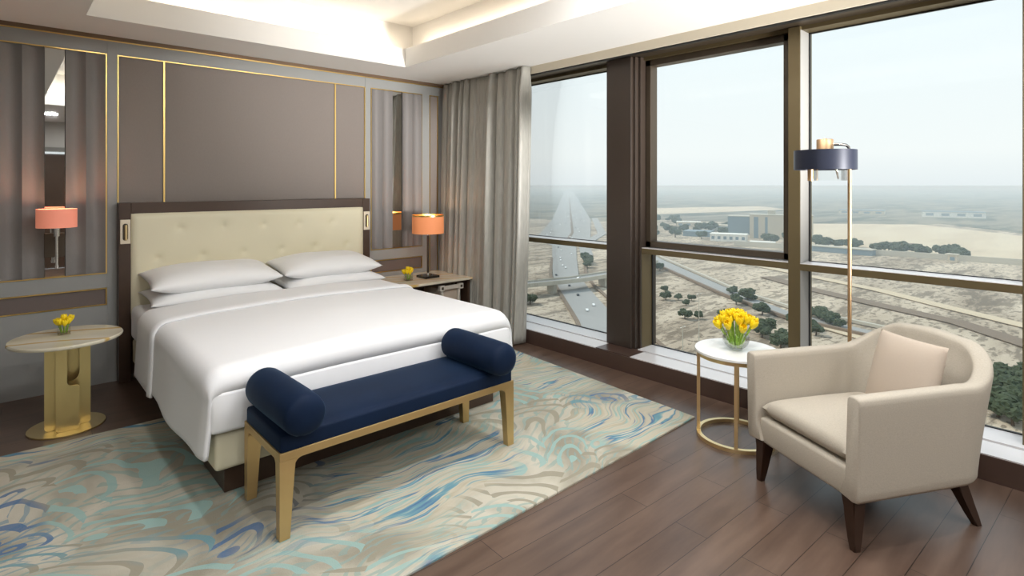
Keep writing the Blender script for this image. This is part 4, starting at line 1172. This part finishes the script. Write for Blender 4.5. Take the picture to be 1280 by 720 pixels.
def ribbon(name, pts, wd, z, m, th=0.4):
    bm = bmesh.new(); L_, R_ = [], []
    P = [Vector(p).to_2d() if len(p) > 2 else Vector(p) for p in pts]
    for i, p in enumerate(P):
        t_ = (P[min(i + 1, len(P) - 1)] - P[max(i - 1, 0)]).normalized(); n_ = Vector((-t_.y, t_.x)); w_ = wd[i] if isinstance(wd, list) else wd
        L_.append(p + n_ * w_ / 2); R_.append(p - n_ * w_ / 2)
    for i in range(len(P) - 1):
        q = [L_[i], R_[i], R_[i + 1], L_[i + 1]]
        A = [bm.verts.new((c.x, c.y, z)) for c in q]; B = [bm.verts.new((c.x, c.y, z - th)) for c in q]
        bm.faces.new(A); bm.faces.new(B)
        for k in range(4): bm.faces.new((A[k], A[(k + 1) % 4], B[(k + 1) % 4], B[k]))
    bmesh.ops.remove_doubles(bm, verts=bm.verts, dist=0.01)
    return struct(obj(name, bm, m))
hw = [(230, 175), (294, 237), (372, 328), (420, 380), (517, 470), (622, 566), (700, 640), (1100, 975), (3040, 2715), (6000, 5370)]
ribbon('highway', hw, [27, 27, 27, 26, 30, 36, 92, 100, 110, 110], GZ + 1.2, M['asphalt'])
ribbon('highway_divider', [(700, 628), (799, 706), (3044, 2719)], 5, GZ + 1.6, M['darkstrip'])
ribbon('highway_verge', [(225, 186), (283, 246), (362, 338), (408, 390), (505, 480)], 3, GZ + 1.5, M['darkstrip'])
ribbon('highway_verge', [(262, 160), (318, 229), (398, 327), (444, 374), (545, 462)], 3, GZ + 1.5, M['darkstrip'])
ribbon('slip_road', [(560, 470), (660, 560), (830, 660), (1200, 980)], 16, GZ + 1.1, M['asphalt'])
ribbon('service_road', [(380, 60), (405, 158), (448, 220), (498, 281), (587, 388), (760, 560)], [14, 14, 15, 17, 20, 20], GZ + 1.2, M['asphalt'])
ribbon('service_road_wall', [(372, 60), (396, 158), (438, 222), (488, 284), (576, 392), (740, 565)], 2.5, GZ + 2.6, M['darkstrip'], th=2)
ribbon('service_road_wall', [(402, 60), (425, 158), (460, 218), (512, 278), (604, 386), (780, 560)], 2.5, GZ + 2.6, M['concrete'], th=2)
ribbon('dirt_track', [(471, 20), (520, 90), (561, 145), (600, 220), (640, 300)], 12, GZ + 1.0, M['track'])
ribbon('gravel_band', [(414, 20), (467, 74), (488, 119), (523, 187), (560, 240)], 14, GZ + 1.0, M['darkstrip'])
ribbon('gravel_band', [(360, -20), (352, 42), (374, 96), (394, 141)], 9, GZ + 1.0, M['track'])
ribbon('site_wall', [(858, 20), (858, 78), (850, 180), (836, 299), (820, 400)], 2, GZ + 7, M['concrete'], th=7)
ribbon('canal_road', [(452, 560), (448, 470), (380, 400), (300, 330)], 8, GZ + 1.1, M['asphalt'])

# overpass
br = thing('road_bridge', 'concrete overpass carrying a road across the highway below the first window', 'bridge', (400, 355, GZ))
bm = bmesh.new()
def ribsolid(bm, pts, wd, z0, z1):
    P = [Vector(p) for p in pts]; L_, R_ = [], []
    for i, p in enumerate(P):
        t_ = (P[min(i + 1, len(P) - 1)] - P[max(i - 1, 0)]).normalized(); n_ = Vector((-t_.y, t_.x)); L_.append(p + n_ * wd / 2); R_.append(p - n_ * wd / 2)
    prism(bm, [tuple(q) for q in L_] + [tuple(q) for q in reversed(R_)], 'z', z0, z1)
bp_ = [(270, 352), (318, 334), (368, 322), (420, 320), (520, 345)]
ribsolid(bm, bp_, 13, GZ + 8.6, GZ + 10)
obj('deck', bm, M['asphalt'], br)
for off in (-6.6, 6.6):
    bm = bmesh.new(); ribsolid(bm, [(x, y + off) for x, y in bp_], 0.8, GZ + 8.0, GZ + 11.4); obj('parapet', bm, M['concrete'], br)
for (x, y) in ((300, 341), (345, 328), (405, 321), (450, 328)):
    obj('pier', nb(x - 2, x + 2, y - 4, y + 4, GZ, GZ + 8.6, bev=0.3), M['concrete'], br)

# cars
def car_mesh(m_body):
    r = thing('car', 'x', 'car', (0, 0, 0))
    bm = bmesh.new(); prism(bm, [(-2.3, 0.35), (2.3, 0.35), (2.3, 0.85), (1.3, 1.0), (0.7, 1.5), (-1.2, 1.5), (-1.9, 1.0), (-2.3, 0.95)], 'y', -0.9, 0.9)
    obj('body', bm, m_body, r, local=True)
    bm = bmesh.new(); prism(bm, [(1.15, 1.02), (0.66, 1.42), (-1.14, 1.42), (-1.7, 1.02)], 'y', -0.91, 0.91); obj('windows', bm, M['gasket'], r, local=True)
    for x in (-1.4, 1.4):
        for y in (-0.85, 0.85):
            bm = bmesh.new(); tube(bm, [(x, y - 0.1, 0.33), (x, y + 0.1, 0.33)], 0.33, 12); obj('wheel', bm, M['gasket'], r, local=True)
    return r
def dup(root, loc, rotz, label=None, group=None):
    r = root.copy(); C.objects.link(r); r.location = loc; r.rotation_euler = (0, 0, rotz)
    if label: r['label'] = label
    if group: r['group'] = group
    for chd in list(root.children):
        c = chd.copy(); C.objects.link(c); c.parent = r
    return r
cw = car_mesh(M['car_white']); cd_ = car_mesh(M['car_dark'])
random.seed(3)
def along(P, d_):
    for a, b in zip(P, P[1:]):
        a, b = Vector(a), Vector(b); l = (b - a).length
        if d_ < l: return a + (b - a) * d_ / l, math.atan2((b - a).y, (b - a).x)
        d_ -= l
    return Vector(P[-1]), 0.8
near = [(311, 261), (324, 270)]
first_w, first_d = True, True
cw.location = (311, 261, GZ + 1.2); cw.rotation_euler = (0, 0, 0.85); cw['label'] = 'white car nearest the windows on the highway below the overpass'
c2 = dup(cw, (328, 269, GZ + 1.2), 0.85, 'white car just right of the nearest one on the highway below the overpass')
for k in range(46):
    dd = 180 + k * 34 + random.uniform(-12, 12)
    p, a = along(hw, dd); wl_ = 10 if dd < 600 else 38
    n_ = Vector((-math.sin(a), math.cos(a))); p = p + n_ * random.uniform(-wl_, wl_)
    dark = random.random() < 0.5
    g = 'dark cars on the highway' if dark else 'white cars on the highway'
    lb = ('small dark car' if dark else 'small white car') + ' driving on the highway beyond the overpass'
    if dark and first_d:
        cd_.location = (p.x, p.y, GZ + 1.2); cd_.rotation_euler = (0, 0, a); cd_['label'] = lb; cd_['group'] = g; first_d = False
    else:
        dup(cd_ if dark else cw, (p.x, p.y, GZ + 1.2), a, lb, g)
dup(cw, (372, 321, GZ + 10), 0.0, 'white car crossing the overpass, left of the other one'); dup(cd_, (432, 323, GZ + 10), 0.1, 'dark car crossing the overpass')
del_dark = [o for o in C.objects if o.name.startswith('car') and o.parent is None and o.get('label') == 'dark car crossing the overpass']
for o in del_dark:
    if 'group' in o: del o['group']

# trees
def tree_protos():
    out = []
    for s in range(3):
        r = thing('tree', 'x', 'tree')
        bm = bmesh.new()
        for k in range(8):
            a = k * 2.4 + s; rr = 0 if k == 0 else random.uniform(1.4, 2.9)
            b2 = bmesh.new(); bmesh.ops.create_icosphere(b2, subdivisions=3, radius=random.uniform(1.5, 2.4))
            off = Vector((rr * math.cos(a), rr * math.sin(a), 4.2 + random.uniform(-1.1, 1.2)))
            for v_ in b2.verts:
                v_.co *= 1 + 0.45 * noise.noise(v_.co * 1.3 + Vector((k, s, 0))) + 0.35 * noise.noise(v_.co * 3.5)
                v_.co.z *= 0.72; v_.co += off
            me = bpy.data.meshes.new('t'); b2.to_mesh(me); b2.free(); bm.from_mesh(me); bpy.data.meshes.remove(me)
        obj('crown', bm, M['leaf'], r, local=True)
        bm = bmesh.new(); tube(bm, [(0, 0, 0), (0.15, 0.1, 2.0), (0, 0, 4.2)], [0.4, 0.3, 0.2], 8)
        for k in range(3):
            a = k * 2.1 + s; tube(bm, [(0.1, 0.1, 1.9), (1.2 * math.cos(a), 1.2 * math.sin(a), 3.6)], [0.2, 0.12], 6)
        obj('trunk', bm, M['trunk'], r, local=True)
        out.append(r)
    return out
W1_ = [(372, 60), (396, 158), (438, 222), (488, 284), (576, 392), (740, 565)]; W2_ = [(402, 60), (425, 158), (460, 218), (512, 278), (604, 386), (780, 560)]
WALLS = [(Vector(a), Vector(b)) for W_ in (W1_, W2_) for a, b in zip(W_, W_[1:])]
TP = tree_protos(); used = [False] * 3; tcount = 0
def tree(x, y, sc_, label, group=None):
    global tcount
    i = tcount % 3; tcount += 1
    p = Vector((x, y))
    for _ in range(12):     # keep every crown clear of the walls along the service road
        for a, b in WALLS:
            ab = b - a; q = max(0, min(1, (p - a).dot(ab) / ab.dot(ab))); c = a + ab * q; v_ = p - c
            if v_.length < 6.0 * sc_: p = c + v_.normalized() * (6.2 * sc_)
    x, y = p
    if not used[i]:
        r = TP[i]; used[i] = True; r.location = (x, y, GZ + 0.1); r.rotation_euler = (0, 0, random.random() * 6)
        r['label'] = label
        if group: r['group'] = group
    else:
        r = dup(TP[i], (x, y, GZ + 0.1), random.random() * 6, label)
        if group: r['group'] = group
        elif 'group' in r: del r['group']
    r.scale = (sc_, sc_, sc_)
g1 = 'trees seen through the lower middle window'
for x, y, s in ((522, 333, 1.3), (534, 341, 1.0), (420, 266, 0.8), (391, 247, 1.1), (398, 240, 0.8), (345, 203, 1.0), (352, 197, 0.8), (452, 222, 1.1), (430, 205, 1.5), (421, 197, 1.2), (437, 199, 0.9),
                (400, 170, 1.3), (383, 148, 1.0), (352, 158, 1.3), (345, 150, 1.5), (337, 147, 1.2), (330, 132, 1.4), (322, 130, 1.2), (384, 225, 0.7), (372, 190, 0.8), (404, 232, 0.7)):
    tree(x, y, s, 'green tree on sandy ground between the building and the service road', g1)
g2 = 'trees seen just right of the thick mullion'
for x, y, s in ((414, 141, 1.3), (407, 136, 1.4), (400, 130, 1.2), (392, 123, 1.0), (420, 146, 1.1), (375, 133, 1.0), (366, 127, 1.1)):
    tree(x, y, s, 'dark green tree in the row just right of the window mullion, behind the lamp pole', g2)
g3 = 'bushes right of the armchair'
for x, y, s in ((342, 37, 1.4), (336, 30, 1.5), (330, 38, 1.3), (325, 31, 1.5), (318, 36, 1.4), (312, 29, 1.6), (304, 34, 1.5), (297, 30, 1.6), (290, 34, 1.4), (284, 29, 1.5), (345, 28, 1.5), (300, 24, 1.6), (316, 21, 1.6), (330, 22, 1.6)):
    tree(x, y, s, 'dense dark bush in the clump low in the window right of the armchair', g3)
g4 = 'grove along the far site wall'
random.seed(9)
for k in range(26):
    q = k / 25; x = lerp(905, 880, q) + random.uniform(-14, 30); y = lerp(345, 135, q) + random.uniform(-5, 5)
    if 0.42 < q < 0.50: continue
    tree(x, y, random.uniform(1.7, 2.6), 'tree in the dark grove along the far compound wall', g4)
g5 = 'trees among the distant buildings'
taken = []
for k in range(44):
    while True:     # any free spot between the buildings and the other trees
        x = random.uniform(860, 1240); y = x * random.uniform(0.36, 0.68)
        hit = any(math.hypot(x - px_, y - py_) < 14 for px_, py_ in taken)
        for bx, by, wx, wy, rr in ((985, 398, 40, 96, 22), (1030, 480, 34, 60, 22), (880, 438, 26, 55, 20), (930, 520, 40, 46, 18), (850, 370, 16, 34, 20), (1090, 560, 26, 40, 17), (1120, 650, 26, 50, 29), (940, 215, 18, 46, 6)):
            c_, s_ = math.cos(math.radians(-rr)), math.sin(math.radians(-rr)); u_, w_ = (x - bx) * c_ - (y - by) * s_, (x - bx) * s_ + (y - by) * c_
            if abs(u_) < wx / 2 + 13 and abs(w_) < wy / 2 + 13: hit = True
        if not hit: break
    taken.append((x, y))
    tree(x, y, random.uniform(1.5, 2.8), 'distant tree among the low buildings in the upper middle window', g5)
g6 = 'trees beside the highway'
for x, y, s in ((300, 318, 1.5), (520, 440, 1.5), (512, 430, 1.4), (506, 424, 1.5), (530, 448, 1.3), (498, 415, 1.4), (300, 308, 1.2), (480, 402, 1.2), (800, 600, 2.2), (860, 650, 2.0)):
    tree(x, y, s, 'small tree on the sandy verge of the highway, seen through the first window', g6)

# buildings
def building(x, y, wx, wy, h, rot, label, body=None, roof=None, cols=6, name='building', group=None):
    b = thing(name, label, 'building', (x, y, GZ), rot, group)
    obj('walls', nb(-wx / 2, wx / 2, -wy / 2, wy / 2, 0, h), body or M['concrete'], b, local=True)
    obj('roof', nb(-wx / 2 - 0.8, wx / 2 + 0.8, -wy / 2 - 0.8, wy / 2 + 0.8, h, h + 1.2), roof or M['concrete'], b, local=True)
    for k in range(cols):
        yy = lerp(-wy / 2, wy / 2, (k + 0.5) / cols)
        obj('window', nb(-wx / 2 - 0.15, -wx / 2 + 0.1, yy - wy / cols * 0.25, yy + wy / cols * 0.25, h * 0.3, h * 0.75), M['blue_roof'], b, local=True)
    return b
M['beige'] = mat('beige_render', srgb(196, 184, 164), 0.85); M['whiteb'] = mat('white_render', srgb(226, 224, 216), 0.85)
# the long civic block with tall bays
cb = building(985, 398, 40, 96, 40, math.radians(22), 'long beige block with a flat overhanging roof and tall dark recesses', M['beige'], M['concrete'], 0, group=None)
for yy, ww in ((-38, 5), (-14, 7), (-6, 2), (22, 4), (38, 7)):
    obj('tall_recess', nb(-20.3, -19.6, yy - ww / 2, yy + ww / 2, 1, 37), M['blue_roof'], cb, local=True)
obj('roof_plant', nb(-6, 6, 8, 20, 41.2, 48), M['concrete'], cb, local=True)
building(1030, 480, 34, 60, 33, math.radians(22), 'grey-blue hall adjoining the left end of the long beige block', M['blue_roof'], M['concrete'], 3)
building(880, 438, 26, 55, 11, math.radians(20), 'low white building with a flat roof in front of the long beige block', M['whiteb'], M['whiteb'], 6)
building(930, 520, 40, 46, 8, math.radians(18), 'low blue-grey shed at the left of the upper middle window', M['blue_roof'], M['blue_roof'], 3)
building(850, 370, 16, 34, 5, math.radians(20), 'small white annex in front of the long beige block', M['whiteb'], M['whiteb'], 4)
building(836, 262, 14, 84, 7, math.radians(-2), 'long low shed with a pale blue roof just right of the mullion', M['blue_roof'], M['concrete'], 7)
building(832, 138, 9, 9, 9, 0.0, 'small square guard tower on the far compound wall', M['beige'], M['concrete'], 1)
building(940, 215, 18, 46, 8, 0.1, 'dark-roofed shed between the two groves on the far sand field', M['blue_roof'], M['darkstrip'], 4)
building(1985, 330, 60, 140, 16, 0.2, 'distant pale hall on the horizon, at the right of the third window', M['whiteb'], M['blue_roof'], 4)
building(2000, 560, 60, 120, 12, 0.2, 'distant low hall on the horizon, above the floor lamp pole', M['beige'], M['blue_roof'], 4)
building(1090, 560, 26, 40, 9, 0.3, 'low white house among the trees in the upper middle window', M['whiteb'], M['beige'], 3)
building(1120, 650, 26, 50, 10, 0.5, 'beige house at the far left of the upper middle window', M['beige'], M['whiteb'], 3)
random.seed(17)
for k in range(9):
    x = 900 + k * 60 + random.uniform(-20, 20); y = x * 1.10 + random.uniform(-10, 60)
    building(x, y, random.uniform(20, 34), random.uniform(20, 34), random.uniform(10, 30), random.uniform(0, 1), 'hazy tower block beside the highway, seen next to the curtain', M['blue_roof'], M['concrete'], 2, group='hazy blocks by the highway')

# lamp masts
def mast(x, y, h, label):
    r = thing('street_lamp', label, 'street lamp', (x, y, GZ))
    bm = bmesh.new(); tube(bm, [(0, 0, 0), (0, 0, h)], [0.28, 0.16], 8); obj('pole', bm, M['concrete'], r, local=True)
    bm = bmesh.new(); tube(bm, [(-1.8, 0, h), (0, 0, h + 0.3), (1.8, 0, h)], 0.12, 6); obj('bracket', bm, M['concrete'], r, local=True)
    for s in (-1.8, 1.8): obj('lamp_head', nb(s - 0.5, s + 0.5, -0.2, 0.2, h - 0.15, h + 0.1), M['whiteb'], r, local=True)
mast(292, 163, 30, 'tall street lamp mast rising in the lower middle window')
mast(268, 159, 16, 'shorter street lamp mast left of the tall one in the lower middle window')

# haze over the plain
hz = bpy.data.materials.new('dust_haze'); hz.use_nodes = True; n = hz.node_tree.nodes; n.clear()
ho = n.new('ShaderNodeOutputMaterial'); hv = n.new('ShaderNodeVolumeScatter'); hv.inputs['Density'].default_value = 1 / 2700; hv.inputs['Color'].default_value = (0.78, 0.92, 1.0, 1); hv.inputs['Anisotropy'].default_value = 0.0
hz.node_tree.links.new(hv.outputs[0], ho.inputs['Volume'])
bm = bmesh.new(); prism(bm, [(260, -6000), (22000, -6000), (22000, 24000), (-500, 24000), (-500, 900), (260, 900)], 'z', GZ + 0.2, -12)
h_ = obj('haze', bm, hz); h_['kind'] = 'stuff'; h_['label'] = 'dusty haze lying over the plain outside the windows'; h_['category'] = 'haze'
